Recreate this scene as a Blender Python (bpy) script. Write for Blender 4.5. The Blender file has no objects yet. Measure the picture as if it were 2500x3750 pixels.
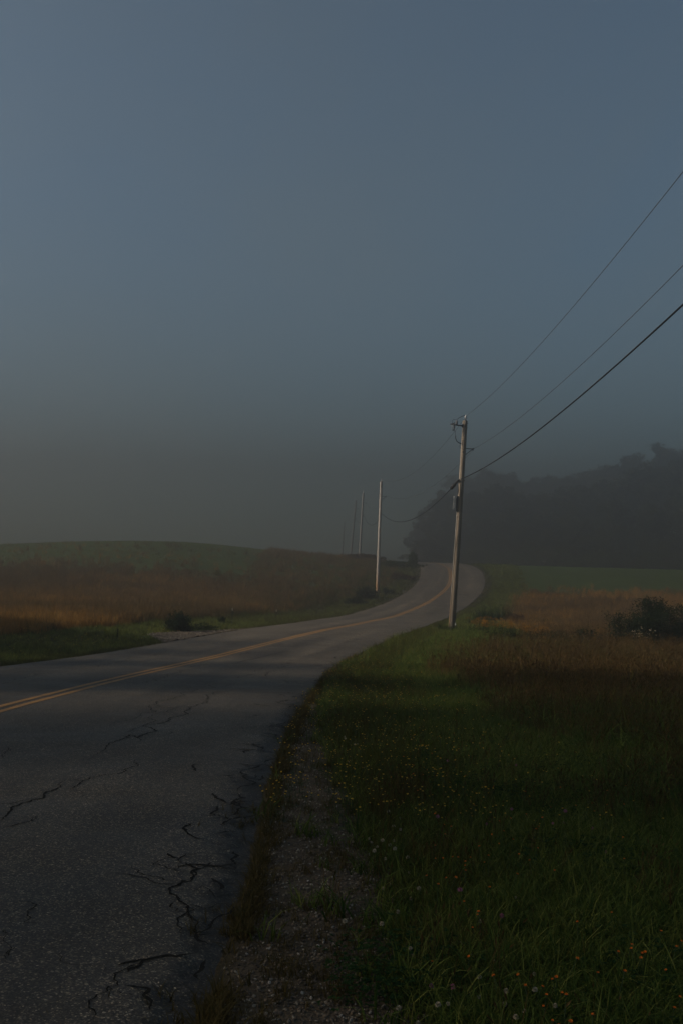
import bpy, bmesh, math, random
import numpy as np
from mathutils import Vector, Matrix

scene = bpy.context.scene
C = scene.collection
rng = np.random.default_rng(7)
random.seed(7)
R = math.radians

# ------------------------------------------------------------------ camera
cam_d = bpy.data.cameras.new('camera'); cam = bpy.data.objects.new('camera', cam_d); C.objects.link(cam)
cam_d.sensor_fit = 'VERTICAL'; cam_d.sensor_height = 36.0; cam_d.lens = 34.515
cam_d.clip_start = 0.05; cam_d.clip_end = 3000
PITCH, ROLL = R(2.743), R(1.522)
fwd = Vector((0, math.cos(PITCH), math.sin(PITCH))); upl = Vector((0, -math.sin(PITCH), math.cos(PITCH))); rt = Vector((1, 0, 0))
r2 = rt*math.cos(ROLL) + upl*math.sin(ROLL); u2 = -rt*math.sin(ROLL) + upl*math.cos(ROLL)
M = Matrix((r2, u2, -fwd)).transposed().to_4x4(); M.translation = (0, 0, 1.6)
cam.matrix_world = M
scene.camera = cam

# ------------------------------------------------------------------ sky, sun, exposure
SUN_EL, SUN_AZ = R(27), R(-96)          # azimuth measured from the view direction (+y), negative = left
world = bpy.data.worlds.new('World'); scene.world = world; world.use_nodes = True
wn = world.node_tree; wn.nodes.clear()
sky = wn.nodes.new('ShaderNodeTexSky'); sky.sky_type = 'NISHITA'; sky.sun_disc = False
sky.sun_elevation = SUN_EL; sky.sun_rotation = SUN_AZ; sky.air_density = 1.0; sky.dust_density = 0.8; sky.ozone_density = 0.9; sky.altitude = 100
bg = wn.nodes.new('ShaderNodeBackground'); bg.inputs['Strength'].default_value = 0.058
wo = wn.nodes.new('ShaderNodeOutputWorld')
hs = wn.nodes.new('ShaderNodeHueSaturation'); hs.inputs['Saturation'].default_value = 1.0
# thin uneven high cloud over the clear sky
tcw = wn.nodes.new('ShaderNodeTexCoord'); nzw = wn.nodes.new('ShaderNodeTexNoise'); nzw.inputs['Scale'].default_value = 1.6; nzw.inputs['Detail'].default_value = 5; nzw.inputs['Roughness'].default_value = .5; nzw.inputs['Distortion'].default_value = .6
crw = wn.nodes.new('ShaderNodeValToRGB'); crw.color_ramp.elements[0].position = .36; crw.color_ramp.elements[0].color = (0, 0, 0, 1); crw.color_ramp.elements[1].position = .70; crw.color_ramp.elements[1].color = (.42, .42, .42, 1)
bw = wn.nodes.new('ShaderNodeRGBToBW'); gr = wn.nodes.new('ShaderNodeMix'); gr.data_type = 'RGBA'; gr.blend_type = 'MULTIPLY'; gr.inputs[0].default_value = 1; gr.inputs[7].default_value = (1.22, 1.18, 1.16, 1)
mxw = wn.nodes.new('ShaderNodeMix'); mxw.data_type = 'RGBA'
wn.links.new(sky.outputs[0], hs.inputs['Color']); wn.links.new(tcw.outputs['Generated'], nzw.inputs['Vector']); wn.links.new(nzw.outputs['Fac'], crw.inputs[0])
wn.links.new(hs.outputs[0], bw.inputs[0]); wn.links.new(bw.outputs[0], gr.inputs[6]); wn.links.new(crw.outputs[0], mxw.inputs[0]); wn.links.new(hs.outputs[0], mxw.inputs[6]); wn.links.new(gr.outputs[2], mxw.inputs[7])
tnt = wn.nodes.new('ShaderNodeMix'); tnt.data_type = 'RGBA'; tnt.blend_type = 'MULTIPLY'; tnt.inputs[0].default_value = 1; tnt.inputs[7].default_value = (.79, 1.0, 1.04, 1)
wn.links.new(mxw.outputs[2], tnt.inputs[6]); wn.links.new(tnt.outputs[2], bg.inputs[0]); wn.links.new(bg.outputs[0], wo.inputs[0])

sun_d = bpy.data.lights.new('sun', 'SUN'); sun = bpy.data.objects.new('sun', sun_d); C.objects.link(sun)
sun_d.energy = 5.0; sun_d.angle = R(8.0); sun_d.color = (1.0, 0.87, 0.72)
sdir = Vector((math.sin(SUN_AZ)*math.cos(SUN_EL), math.cos(SUN_AZ)*math.cos(SUN_EL), math.sin(SUN_EL)))
sun.rotation_euler = sdir.to_track_quat('Z', 'Y').to_euler(); sun.location = sdir*60

scene.view_settings.view_transform = 'Standard'; scene.view_settings.look = 'None'
scene.view_settings.exposure = 0.46; scene.view_settings.gamma = 1.0; scene.view_settings.use_curve_mapping = False
scene.render.engine = 'CYCLES'
scene.cycles.use_denoising = True
scene.cycles.max_bounces = 8; scene.cycles.volume_bounces = 2; scene.cycles.transparent_max_bounces = 8
scene.cycles.use_adaptive_sampling = False
HAZE_DENSITY = 0.0077

# ------------------------------------------------------------------ tables (world metres)
ROAD_Y = [-40.0, -20.0, -10.0, -4.0, 0.0, 4.0, 8.0, 12.0, 16.0, 20.0, 24.0, 28.0, 32.0, 36.0, 40.0, 44.0, 48.0, 52.0, 56.0, 60.0, 64.0, 68.0, 72.0, 76.0, 80.0, 84.0, 88.0, 92.0, 96.0, 100.0, 104.0, 108.0, 112.0, 116.0, 120.0, 128.0, 134.0, 142.0, 152.0, 165.0, 180.0, 200.0, 240.0]
ROAD_X = [-13.46, -8.46, -6.36, -5.46, -4.43, -4.11, -4.18, -4.19, -4.08, -3.94, -3.72, -3.35, -2.81, -2.13, -1.37, -0.6, 0.15, 0.85, 1.53, 2.23, 2.97, 3.75, 4.59, 5.51, 6.48, 7.49, 8.48, 9.43, 10.29, 11.04, 11.66, 12.14, 12.51, 12.76, 12.83, 12.3, 11.6, 10.3, 9.0, 8.2, 7.8, 7.6, 7.5]
ROAD_Z = [-0.3, 0.0, 0.02, 0.05, 0.02, -0.05, -0.18, -0.36, -0.58, -0.81, -1.04, -1.23, -1.35, -1.43, -1.5, -1.58, -1.7, -1.83, -1.95, -2.06, -2.18, -2.27, -2.27, -2.21, -2.1, -1.93, -1.69, -1.4, -1.08, -0.73, -0.33, 0.07, 0.45, 0.79, 1.04, 1.42, 1.44, 1.3, 0.95, 0.6, 0.3, 0.0, -0.5]
CRACKS = [
    (0.016, [(-2.113, 6.32), (-2.138, 6.56), (-2.149, 6.86), (-2.056, 7.05), (-2.066, 7.52), (-2.091, 7.73)]),
    (0.016, [(-2.15, 8.66), (-2.149, 9.17), (-2.174, 9.81), (-2.15, 10.3), (-1.992, 10.08), (-1.934, 10.6), (-2.044, 11.25), (-1.976, 11.79), (-1.923, 12.98), (-1.959, 14.25), (-1.902, 15.83), (-1.929, 16.8)]),
    (0.009, [(-2.15, 10.3), (-2.191, 10.83), (-2.238, 12.08), (-2.149, 12.64), (-2.125, 13.53)]),
    (0.01, [(-2.048, 6.13), (-1.997, 6.22), (-1.926, 6.34), (-1.946, 6.45)]),
    (0.011, [(-1.804, 7.12), (-1.95, 7.71), (-1.928, 7.89), (-1.735, 8.11), (-1.674, 8.51), (-1.723, 8.85)]),
    (0.008, [(-1.95, 7.71), (-2.028, 7.78), (-2.091, 7.73)]),
    (0.014, [(-1.497, 4.79), (-1.406, 4.65), (-1.359, 4.55), (-1.292, 4.46)]),
    (0.011, [(-1.42, 4.31), (-1.432, 4.4), (-1.392, 4.27), (-1.312, 4.1), (-1.315, 4.19), (-1.328, 4.12), (-1.286, 4.01)]),
    (0.018, [(-0.838, 3.5), (-0.865, 3.64), (-0.864, 3.73), (-0.839, 3.83), (-0.804, 3.84), (-0.846, 3.95), (-0.805, 4.02), (-0.74, 4.09), (-0.595, 4.13)]),
    (0.008, [(-1.076, 5.45), (-0.951, 5.55), (-0.855, 5.63), (-0.779, 5.7), (-0.66, 5.74)]),
    (0.008, [(-0.829, 5.47), (-0.853, 5.63), (-0.779, 5.7)]),
    (0.03, [(-0.529, 5.57), (-0.616, 5.58), (-0.679, 5.51), (-0.753, 5.36), (-0.737, 5.18), (-0.773, 5.19), (-0.818, 5.06), (-0.806, 4.99), (-0.704, 4.82), (-0.669, 4.7), (-0.607, 4.52), (-0.567, 4.41)]),
    (0.01, [(-0.773, 5.19), (-0.832, 5.27), (-0.864, 5.26)]),
    (0.012, [(-0.657, 5.34), (-0.622, 5.43), (-0.528, 5.44)]),
    (0.014, [(-0.699, 5.0), (-0.66, 5.11), (-0.572, 4.94), (-0.504, 5.01)]),
    (0.016, [(-0.695, 4.83), (-0.581, 4.77), (-0.506, 4.84), (-0.447, 4.78)]),
    (0.02, [(-0.737, 7.49), (-0.716, 7.7), (-0.631, 7.78), (-0.691, 7.97), (-0.786, 8.31), (-0.745, 8.46)]),
    (0.03, [(-0.724, 7.45), (-0.697, 7.11), (-0.608, 6.91), (-0.541, 7.02)]),
    (0.022, [(-0.723, 6.42), (-0.677, 6.58), (-0.598, 6.65), (-0.519, 6.75)]),
    (0.016, [(-0.769, 11.22), (-0.716, 11.54), (-0.614, 11.99)]),
    (0.02, [(-0.657, 13.32), (-0.643, 13.95), (-0.524, 14.86), (-0.469, 15.66)]),
    (0.006, [(-0.858, 4.14), (-0.869, 4.21), (-0.852, 4.28)]),
    (0.008, [(-2.978, 8.83), (-3.028, 9.21), (-2.88, 8.6)]),
    (0.005, [(-2.517, 8.91), (-2.381, 9.06), (-2.295, 9.35)]),
    (0.008, [(-2.464, 15.43), (-2.399, 16.12), (-2.192, 16.97)]),
    (0.035, [(-2.538, 24.96), (-2.365, 26.55), (-1.99, 29.01), (-1.532, 31.82)]),
    (0.018, [(-1.82, 24.13), (-1.662, 24.33), (-1.488, 24.96)]),
    (0.05, [(0.037, 28.27), (0.246, 29.4)]),
    (0.03, [(-0.298, 22.23), (-0.151, 23.7), (0.079, 26.21), (0.261, 28.23)]),
    (0.04, [(-0.448, 19.11), (-0.342, 19.9), (-0.291, 20.67)]),
    (0.03, [(-0.671, 13.52), (-0.646, 14.11), (-0.551, 14.26)]),
    (0.03, [(-0.594, 15.3), (-0.533, 15.61), (-0.449, 16.1), (-0.422, 17.0)]),
    (0.02, [(-0.788, 11.32), (-0.704, 11.41), (-0.61, 11.66)])]
WHITE_CLOVER = [(0.35, 4.26), (0.341, 4.13), (0.792, 4.07), (0.745, 3.97), (0.564, 3.97), (0.558, 3.83), (0.652, 3.75), (0.682, 3.77), (0.706, 3.66), (0.695, 3.63), (0.78, 3.84), (0.775, 3.48), (0.732, 3.34), (0.61, 4.19), (0.47, 6.34), (0.401, 6.4), (0.424, 5.03), (0.388, 4.92), (0.166, 4.94), (0.247, 5.07), (0.282, 4.59), (0.253, 4.46), (0.109, 4.39), (0.185, 3.45), (0.538, 3.49), (0.547, 3.46), (0.298, 3.5), (0.234, 3.63), (0.432, 3.75), (0.407, 3.7), (0.651, 4.56), (0.563, 4.39), (0.91, 5.02), (1.123, 3.43), (0.82, 3.68), (1.924, 11.64), (0.114, 5.92), (0.239, 5.96), (0.266, 5.98), (0.299, 5.99), (0.348, 6.05), (0.384, 6.0), (0.361, 5.81), (0.462, 5.72), (0.435, 5.44), (0.3, 5.6), (0.236, 5.7), (0.204, 6.11), (0.126, 10.09), (0.189, 9.86), (0.087, 10.35), (0.223, 9.95), (0.084, 8.69), (0.228, 8.72), (0.363, 6.78), (0.427, 6.72), (0.672, 4.14)]
RED_CLOVER = [(0.645, 4.87), (0.344, 3.86), (0.437, 3.71), (0.762, 4.58), (1.616, 6.87), (1.578, 6.74), (1.442, 6.47), (1.653, 6.51), (1.227, 6.93), (1.027, 6.49), (1.601, 8.75), (2.195, 10.71), (0.985, 8.77), (0.728, 6.7), (1.623, 5.84)]
HAWKWEED = [(0.664, 6.28), (0.66, 6.14), (0.709, 6.47), (0.537, 5.3), (0.563, 5.08), (0.744, 4.93), (0.673, 4.68), (0.648, 4.49), (0.661, 4.49), (0.687, 4.5), (0.572, 4.08), (0.37, 4.0), (0.742, 3.78), (0.795, 3.89), (0.658, 3.82), (0.696, 3.83), (0.913, 4.0), (0.875, 3.86), (0.88, 3.79), (0.855, 3.76), (0.785, 3.69), (0.808, 3.66), (0.743, 3.7), (0.77, 3.55), (0.825, 3.55), (0.806, 3.49), (0.785, 3.45), (0.783, 3.41), (0.561, 3.34), (0.817, 3.25), (0.908, 3.43), (0.968, 3.31), (1.068, 3.78), (1.021, 3.93), (1.088, 4.37), (1.182, 4.18), (1.29, 4.6), (1.233, 4.23), (1.238, 4.1), (1.272, 4.16), (1.3, 4.15), (1.3, 4.1), (1.363, 4.08), (1.451, 4.27), (1.424, 4.35), (1.378, 3.95), (1.282, 3.7), (1.202, 3.58), (1.626, 5.57), (1.815, 6.24), (1.116, 5.69), (1.231, 6.22), (1.28, 6.61), (1.32, 6.45), (1.388, 6.37), (1.146, 6.54), (1.053, 6.43), (0.961, 6.17), (0.995, 6.11), (1.044, 5.92), (0.95, 5.89), (0.851, 5.74), (0.84, 5.58), (0.828, 5.46), (0.839, 5.37), (0.743, 5.52), (0.757, 5.49), (0.677, 5.54), (0.69, 5.57), (0.686, 5.2), (0.627, 5.12), (0.902, 5.21), (1.087, 5.37), (1.178, 5.36), (1.029, 5.64), (0.592, 5.82), (0.517, 5.52), (0.609, 5.61), (0.667, 5.98), (0.515, 4.92), (0.815, 10.35), (1.089, 10.47), (1.008, 7.92), (0.698, 8.51), (0.757, 8.33), (1.112, 9.43), (0.899, 8.95), (0.772, 8.3), (0.642, 8.02), (0.627, 8.76), (0.655, 7.44), (0.987, 6.9), (1.232, 7.43), (1.418, 7.42), (1.808, 7.7), (2.316, 7.82), (2.068, 7.45), (1.907, 7.36), (1.994, 7.04), (1.723, 7.2), (1.494, 7.01), (1.881, 7.08), (1.978, 7.18)]
DRIVEWAY = [(-7.477, 38.4), (-7.331, 39.24), (-6.369, 40.65), (-5.493, 41.83), (-4.119, 44.17), (-3.434, 46.26), (-4.067, 43.62), (-4.532, 41.56), (-5.102, 38.44), (-5.503, 35.19), (-5.709, 34.42), (-5.968, 33.73), (-6.311, 35.02), (-7.034, 37.05)]
RY, RX, RZ = np.array(ROAD_Y), np.array(ROAD_X), np.array(ROAD_Z)
HALF_L, HALF_R = 3.3, 3.66

def smooth_interp(q, X, Y):
    """cubic (Catmull-Rom like) interpolation on uneven knots"""
    q = np.asarray(q, float); m = np.gradient(Y, X)
    i = np.clip(np.searchsorted(X, q) - 1, 0, len(X) - 2)
    h = X[i+1] - X[i]; t = np.clip((q - X[i]) / h, 0, 1)
    return ((2*t**3-3*t*t+1)*Y[i] + (t**3-2*t*t+t)*h*m[i] + (-2*t**3+3*t*t)*Y[i+1] + (t**3-t*t)*h*m[i+1])
def road_x(y): return smooth_interp(y, RY, RX)
def road_z(y): return smooth_interp(y, RY, RZ)

def sstep(a, b, x):
    t = np.clip((np.asarray(x, float) - a) / (b - a), 0, 1); return t*t*(3-2*t)

def vnoise(x, y, seed=0):
    """smooth value noise in 2D, about -1..1"""
    x = np.asarray(x, float); y = np.asarray(y, float)
    xi = np.floor(x).astype(np.int64); yi = np.floor(y).astype(np.int64); fx = x - xi; fy = y - yi
    def h(a, b):
        n = (a*374761393 + b*668265263 + seed*982451653) & 0x7fffffff
        n = ((n ^ (n >> 13)) * 1274126177) & 0x7fffffff
        return ((n ^ (n >> 16)) & 0xffff) / 32767.5 - 1
    u = fx*fx*(3-2*fx); v = fy*fy*(3-2*fy)
    return (h(xi, yi)*(1-u) + h(xi+1, yi)*u)*(1-v) + (h(xi, yi+1)*(1-u) + h(xi+1, yi+1)*u)*v
def fbm(x, y, seed=0, o=3):
    s = 0; a = 1; t = 0
    for k in range(o):
        s = s + a*vnoise(np.asarray(x)*2**k, np.asarray(y)*2**k, seed+k); t += a; a *= .5
    return s / t

def ground_z(x, y):
    x = np.asarray(x, float); y = np.asarray(y, float)
    d = x - road_x(y); b = road_z(np.clip(y, -40, 240))
    tl = np.maximum(-d - HALF_L, 0); tr = np.maximum(d - HALF_R, 0)
    z = b - 0.045
    z = z - 0.10*sstep(0, 1.2, tl)*(1 - sstep(3, 6, tl)) + 0.25*sstep(2.0, 6, tl)*sstep(38, 60, y)*(1 - sstep(80, 110, y))
    z = z - 0.05*sstep(0.2, 1.2, tr) - 0.30*sstep(3.5, 6.5, tr)*sstep(36, 44, y)*(1 - sstep(60, 85, y))
    # the hill on the left and the rise beyond the crest
    z = z + 2.4*np.exp(-((x + 21)/np.where(x < -21, 20, 12))**2/2 - ((y - 108)/26)**2/2)*sstep(.5, 9, tl)
    z = z + 0.5*sstep(120, 200, x) + 0.6*sstep(150, 240, np.abs(x)*0 + y)
    off = np.maximum(tl, tr)
    z = z + 0.05*fbm(x*.35, y*.35, 3)*sstep(.3, 3, off) + 0.018*fbm(x*2.2, y*2.2, 9)*sstep(.05, .8, off)
    z = z - 0.03*(off <= 0)
    return z

# ------------------------------------------------------------------ helpers
def tag(o, label=None, cat=None, group=None, kind=None):
    if label: o['label'] = label
    if cat: o['category'] = cat
    if group: o['group'] = group
    if kind: o['kind'] = kind
    return o

class MB:
    def __init__(self): self.v = []; self.f = []; self.m = []
    def add(self, verts, faces, mi=0):
        n = len(self.v); self.v.extend([tuple(q) for q in verts]); self.f.extend([tuple(n+i for i in f) for f in faces]); self.m.extend([mi]*len(faces))
    def box(self, c, s, mi=0, rot=None):
        vs = [Vector((sx*s[0]/2, sy*s[1]/2, sz*s[2]/2)) for sx in (-1, 1) for sy in (-1, 1) for sz in (-1, 1)]
        if rot is not None: vs = [rot @ q for q in vs]
        vs = [q + Vector(c) for q in vs]
        self.add(vs, [(0,1,3,2),(4,6,7,5),(0,4,5,1),(2,3,7,6),(0,2,6,4),(1,5,7,3)], mi)
    def tube(self, pts, rad, n=8, mi=0, cap=True):
        pts = [Vector(q) for q in pts]; k = len(pts)
        if not hasattr(rad, '__len__'): rad = [rad]*k
        ref = Vector((0.31, 0.17, 1)).normalized()
        rings = []
        for i, q in enumerate(pts):
            t = (pts[min(i+1, k-1)] - pts[max(i-1, 0)]).normalized()
            a = t.cross(ref)
            if a.length < .05: a = t.cross(Vector((1, 0, 0)))
            a.normalize(); b = t.cross(a).normalized()
            rings.append([q + (a*math.cos(2*math.pi*j/n) + b*math.sin(2*math.pi*j/n))*rad[i] for j in range(n)])
        base = len(self.v)
        for r in rings: self.v.extend([tuple(q) for q in r])
        for i in range(k-1):
            for j in range(n):
                self.f.append((base+i*n+j, base+i*n+(j+1) % n, base+(i+1)*n+(j+1) % n, base+(i+1)*n+j)); self.m.append(mi)
        if cap:
            self.f.append(tuple(base+j for j in range(n))[::-1]); self.m.append(mi)
            self.f.append(tuple(base+(k-1)*n+j for j in range(n))); self.m.append(mi)
    def lathe(self, prof, origin=(0,0,0), axis=(0,0,1), n=14, mi=0):
        q = Vector(axis).normalized().to_track_quat('Z', 'Y'); o = Vector(origin); base = len(self.v); k = len(prof)
        for r, h in prof:
            for j in range(n):
                a = 2*math.pi*j/n; self.v.append(tuple(o + q @ Vector((r*math.cos(a), r*math.sin(a), h))))
        for i in range(k-1):
            for j in range(n):
                self.f.append((base+i*n+j, base+i*n+(j+1) % n, base+(i+1)*n+(j+1) % n, base+(i+1)*n+j)); self.m.append(mi)
        self.f.append(tuple(base+j for j in range(n))[::-1]); self.m.append(mi)
        self.f.append(tuple(base+(k-1)*n+j for j in range(n))); self.m.append(mi)
    def mesh(self, name, mats, smooth=True):
        me = bpy.data.meshes.new(name); me.from_pydata(self.v, [], self.f)
        for m in (mats if isinstance(mats, (list, tuple)) else [mats]): me.materials.append(m)
        me.polygons.foreach_set('material_index', self.m)
        me.polygons.foreach_set('use_smooth', [smooth]*len(self.f)); me.update(); return me
    def build(self, name, mats, parent=None, smooth=True, loc=None):
        o = bpy.data.objects.new(name, self.mesh(name, mats, smooth)); C.objects.link(o)
        if parent: o.parent = parent
        if loc is not None: o.location = loc
        return o

def empty(name, loc, rot=(0,0,0)):
    o = bpy.data.objects.new(name, None); C.objects.link(o); o.location = loc; o.rotation_euler = rot; o.empty_display_size = .3; return o
def copy_tree(o, parent=None):
    c = o.copy(); C.objects.link(c)
    if parent: c.parent = parent
    for ch in list(o.children): copy_tree(ch, c)
    return c

# ------------------------------------------------------------------ materials
class NT:
    def __init__(self, name):
        self.mat = bpy.data.materials.new(name); self.mat.use_nodes = True
        self.t = self.mat.node_tree; self.t.nodes.clear()
        self.out = self.t.nodes.new('ShaderNodeOutputMaterial')
    def n(self, typ, **kw):
        nd = self.t.nodes.new(typ)
        for k, v in kw.items():
            if k in nd.inputs: nd.inputs[k].default_value = v
            else: setattr(nd, k, v)
        return nd
    def l(self, a, b): self.t.links.new(a, b)
    def coord(self, which='Object', scale=(1,1,1)):
        tc = self.n('ShaderNodeTexCoord'); mp = self.n('ShaderNodeMapping'); mp.inputs['Scale'].default_value = scale
        self.l(tc.outputs[which], mp.inputs['Vector']); return mp.outputs[0]
    def noise(self, vec, scale, detail=4, rough=.55):
        nd = self.n('ShaderNodeTexNoise'); nd.inputs['Scale'].default_value = scale; nd.inputs['Detail'].default_value = detail; nd.inputs['Roughness'].default_value = rough
        self.l(vec, nd.inputs['Vector']); return nd.outputs['Fac']
    def ramp(self, fac, stops):
        nd = self.n('ShaderNodeValToRGB'); cr = nd.color_ramp
        while len(cr.elements) < len(stops): cr.elements.new(.5)
        for e, (p, c) in zip(cr.elements, stops):
            e.position = p; e.color = (c[0], c[1], c[2], 1) if hasattr(c, '__len__') else (c, c, c, 1)
        self.l(fac, nd.inputs[0]); return nd.outputs[0]
    def mix(self, fac, a, b, mode='MIX'):
        nd = self.n('ShaderNodeMix'); nd.data_type = 'RGBA'; nd.blend_type = mode
        for k, val in ((0, fac), (6, a), (7, b)):
            s = nd.inputs[k]
            if hasattr(val, 'links'): self.l(val, s)
            elif hasattr(val, '__len__'): s.default_value = (*val[:3], 1)
            else: s.default_value = val if k == 0 else (val, val, val, 1)
        return nd.outputs[2]
    def math(self, op, a, b=0.0):
        nd = self.n('ShaderNodeMath'); nd.operation = op
        for s, val in ((nd.inputs[0], a), (nd.inputs[1], b)):
            if hasattr(val, 'links'): self.l(val, s)
            else: s.default_value = val
        return nd.outputs[0]
    def finish(self, color, rough=.8, spec=.3, bump=None, bstr=.3, bdist=.02, metal=0):
        p = self.n('ShaderNodeBsdfPrincipled')
        if hasattr(color, 'links'): self.l(color, p.inputs['Base Color'])
        else: p.inputs['Base Color'].default_value = (*color, 1)
        if hasattr(rough, 'links'): self.l(rough, p.inputs['Roughness'])
        else: p.inputs['Roughness'].default_value = rough
        p.inputs['Specular IOR Level'].default_value = spec; p.inputs['Metallic'].default_value = metal
        if bump is not None:
            b = self.n('ShaderNodeBump'); b.inputs['Strength'].default_value = bstr; b.inputs['Distance'].default_value = bdist
            self.l(bump, b.inputs['Height']); self.l(b.outputs[0], p.inputs['Normal'])
        self.l(p.outputs[0], self.out.inputs[0]); return self.mat

def leaf_mat(name, c1, c2, trans=.35, rough=.7):
    """leaf / blade material: colour differs from plant to plant and blade to blade"""
    t = NT(name); oi = t.n('ShaderNodeObjectInfo'); vec = t.coord('Object')
    geo = t.n('ShaderNodeNewGeometry')
    nz = t.noise(vec, 9, 2)
    f = t.math('ADD', t.math('MULTIPLY', oi.outputs['Random'], .3), t.math('MULTIPLY', t.math('POWER', geo.outputs['Random Per Island'], 2.0), .85))
    col = t.mix(f, c1, c2); col = t.mix(t.math('MULTIPLY', nz, .5), col, tuple(q*.6 for q in c1))
    d = t.n('ShaderNodeBsdfPrincipled'); d.inputs['Roughness'].default_value = rough; d.inputs['Specular IOR Level'].default_value = .06
    tr = t.n('ShaderNodeBsdfTranslucent'); mx = t.n('ShaderNodeMixShader'); mx.inputs[0].default_value = trans
    t.l(col, d.inputs['Base Color']); t.l(col, tr.inputs['Color']); t.l(d.outputs[0], mx.inputs[1]); t.l(tr.outputs[0], mx.inputs[2]); t.l(mx.outputs[0], t.out.inputs[0])
    return t.mat
def flat_mat(name, c, rough=.7, spec=.3, var=.25, scale=20, metal=0):
    t = NT(name); v = t.coord('Object'); nz = t.noise(v, scale, 3)
    col = t.mix(nz, tuple(q*(1-var) for q in c), tuple(min(1, q*(1+var)) for q in c))
    return t.finish(col, rough, spec, nz, .15, .01, metal)

def asphalt_mat():
    t = NT('asphalt'); v = t.coord('Object'); uv = t.coord('UV')
    vo = t.n('ShaderNodeTexVoronoi'); vo.inputs['Scale'].default_value = 145; t.l(v, vo.inputs['Vector'])
    sep = t.n('ShaderNodeSeparateColor'); t.l(vo.outputs['Color'], sep.inputs[0])
    agg = t.ramp(sep.outputs[0], [(0, .020), (.5, .042), (.78, .072), (.92, .14), (1, .34)])
    vo2 = t.n('ShaderNodeTexVoronoi'); vo2.inputs['Scale'].default_value = 75; t.l(v, vo2.inputs['Vector'])
    sep2 = t.n('ShaderNodeSeparateColor'); t.l(vo2.outputs['Color'], sep2.inputs[0])
    agg2 = t.ramp(sep2.outputs[1], [(0, .65), (.7, 1.0), (.94, 1.3), (1, 2.0)])
    col = t.mix(1.0, agg, agg2, 'MULTIPLY')
    tint = t.mix(sep.outputs[1], (1.36, 1.0, .58), (1.24, 1.0, .68))
    col = t.mix(1.0, col, tint, 'MULTIPLY')
    big = t.ramp(t.noise(v, .35, 5, .6), [(.3, .72), (.7, 1.3)])
    col = t.mix(1.0, col, big, 'MULTIPLY')
    # long streaks along the lane: wheel tracks worn pale, oil strips between them
    mp = t.n('ShaderNodeMapping'); mp.inputs['Scale'].default_value = (1.1, .045, 1); t.l(uv, mp.inputs['Vector'])
    st = t.ramp(t.noise(mp.outputs[0], 1.0, 4, .6), [(.3, .58), (.68, 1.42)])
    col = t.mix(.85, col, st, 'MULTIPLY')
    su = t.n('ShaderNodeSeparateXYZ'); t.l(uv, su.inputs[0])
    wave = t.math('SINE', t.math('MULTIPLY', su.outputs[0], 3.5))
    tr = t.ramp(t.math('ADD', t.math('MULTIPLY', wave, .5), .5), [(0, .86), (1, 1.12)])
    col = t.mix(1.0, col, tr, 'MULTIPLY')
    # dark, crumbled, damp rim along the right edge and stains, by the edge attribute
    at = t.n('ShaderNodeAttribute'); at.attribute_name = 'rim'
    rn = t.math('ADD', at.outputs['Fac'], t.math('MULTIPLY', t.math('SUBTRACT', t.noise(v, 5, 5, .65), .5), 1.3))
    rim = t.ramp(rn, [(.42, 0.0), (.72, 1.0)])
    col = t.mix(t.math('MULTIPLY', rim, .62), col, (.012, .011, .009))
    mic = t.noise(v, 260, 2); hgt = t.math('ADD', t.math('MULTIPLY', sep.outputs[2], .6), t.math('MULTIPLY', mic, .5))
    hgt = t.math('ADD', hgt, t.math('MULTIPLY', t.noise(v, 25, 4, .7), t.math('MULTIPLY', rim, 3.0)))
    rgh = t.ramp(t.noise(v, 1.2, 4), [(.3, .58), (.7, .74)])
    return t.finish(col, rgh, .40, hgt, .7, .008)

def paint_mat():
    t = NT('yellow_paint'); v = t.coord('Object')
    wear = t.noise(v, 3.2, 6, .7); fine = t.noise(v, 70, 3, .6)
    w = t.ramp(t.math('ADD', t.math('MULTIPLY', wear, .55), t.math('MULTIPLY', fine, .5)), [(.45, 0.0), (.63, 1.0)])
    base = t.mix(t.noise(v, 12, 3), (.50, .235, .035), (.40, .18, .03))
    col = t.mix(t.math('MULTIPLY', w, .6), base, (.06, .05, .04))
    return t.finish(col, .6, .4, fine, .5, .006)

def ground_mat():
    t = NT('field_ground'); v = t.coord('Object')
    a = t.n('ShaderNodeAttribute'); a.attribute_name = 'soil'
    n1 = t.noise(v, .25, 6, .65); n2 = t.noise(v, 7, 5, .7); n3 = t.noise(v, 60, 3)
    k = t.ramp(t.math('ADD', t.math('MULTIPLY', n1, .5), t.math('MULTIPLY', n2, .5)), [(.3, .55), (.7, 1.5)])
    col = t.mix(1.0, a.outputs['Color'], k, 'MULTIPLY')
    col = t.mix(t.math('MULTIPLY', n3, .35), col, (.05, .045, .03))
    return t.finish(col, .95, .1, t.math('ADD', n2, n3), .6, .03)

def gravel_mat(name='gravel_dirt'):
    t = NT(name); v = t.coord('Object')
    vo = t.n('ShaderNodeTexVoronoi'); vo.inputs['Scale'].default_value = 60; t.l(v, vo.inputs['Vector'])
    sp = t.n('ShaderNodeSeparateColor'); t.l(vo.outputs['Color'], sp.inputs[0])
    st = t.ramp(sp.outputs[0], [(0, (.064, .045, .028)), (.6, (.115, .084, .055)), (.9, (.20, .15, .105)), (1, (.38, .32, .25))])
    big = t.noise(v, 2.0, 5, .6)
    col = t.mix(t.ramp(big, [(.35, 0.0), (.7, .75)]), st, (.045, .033, .020))
    return t.finish(col, .9, .25, vo.outputs['Distance'], .8, .012)

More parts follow.
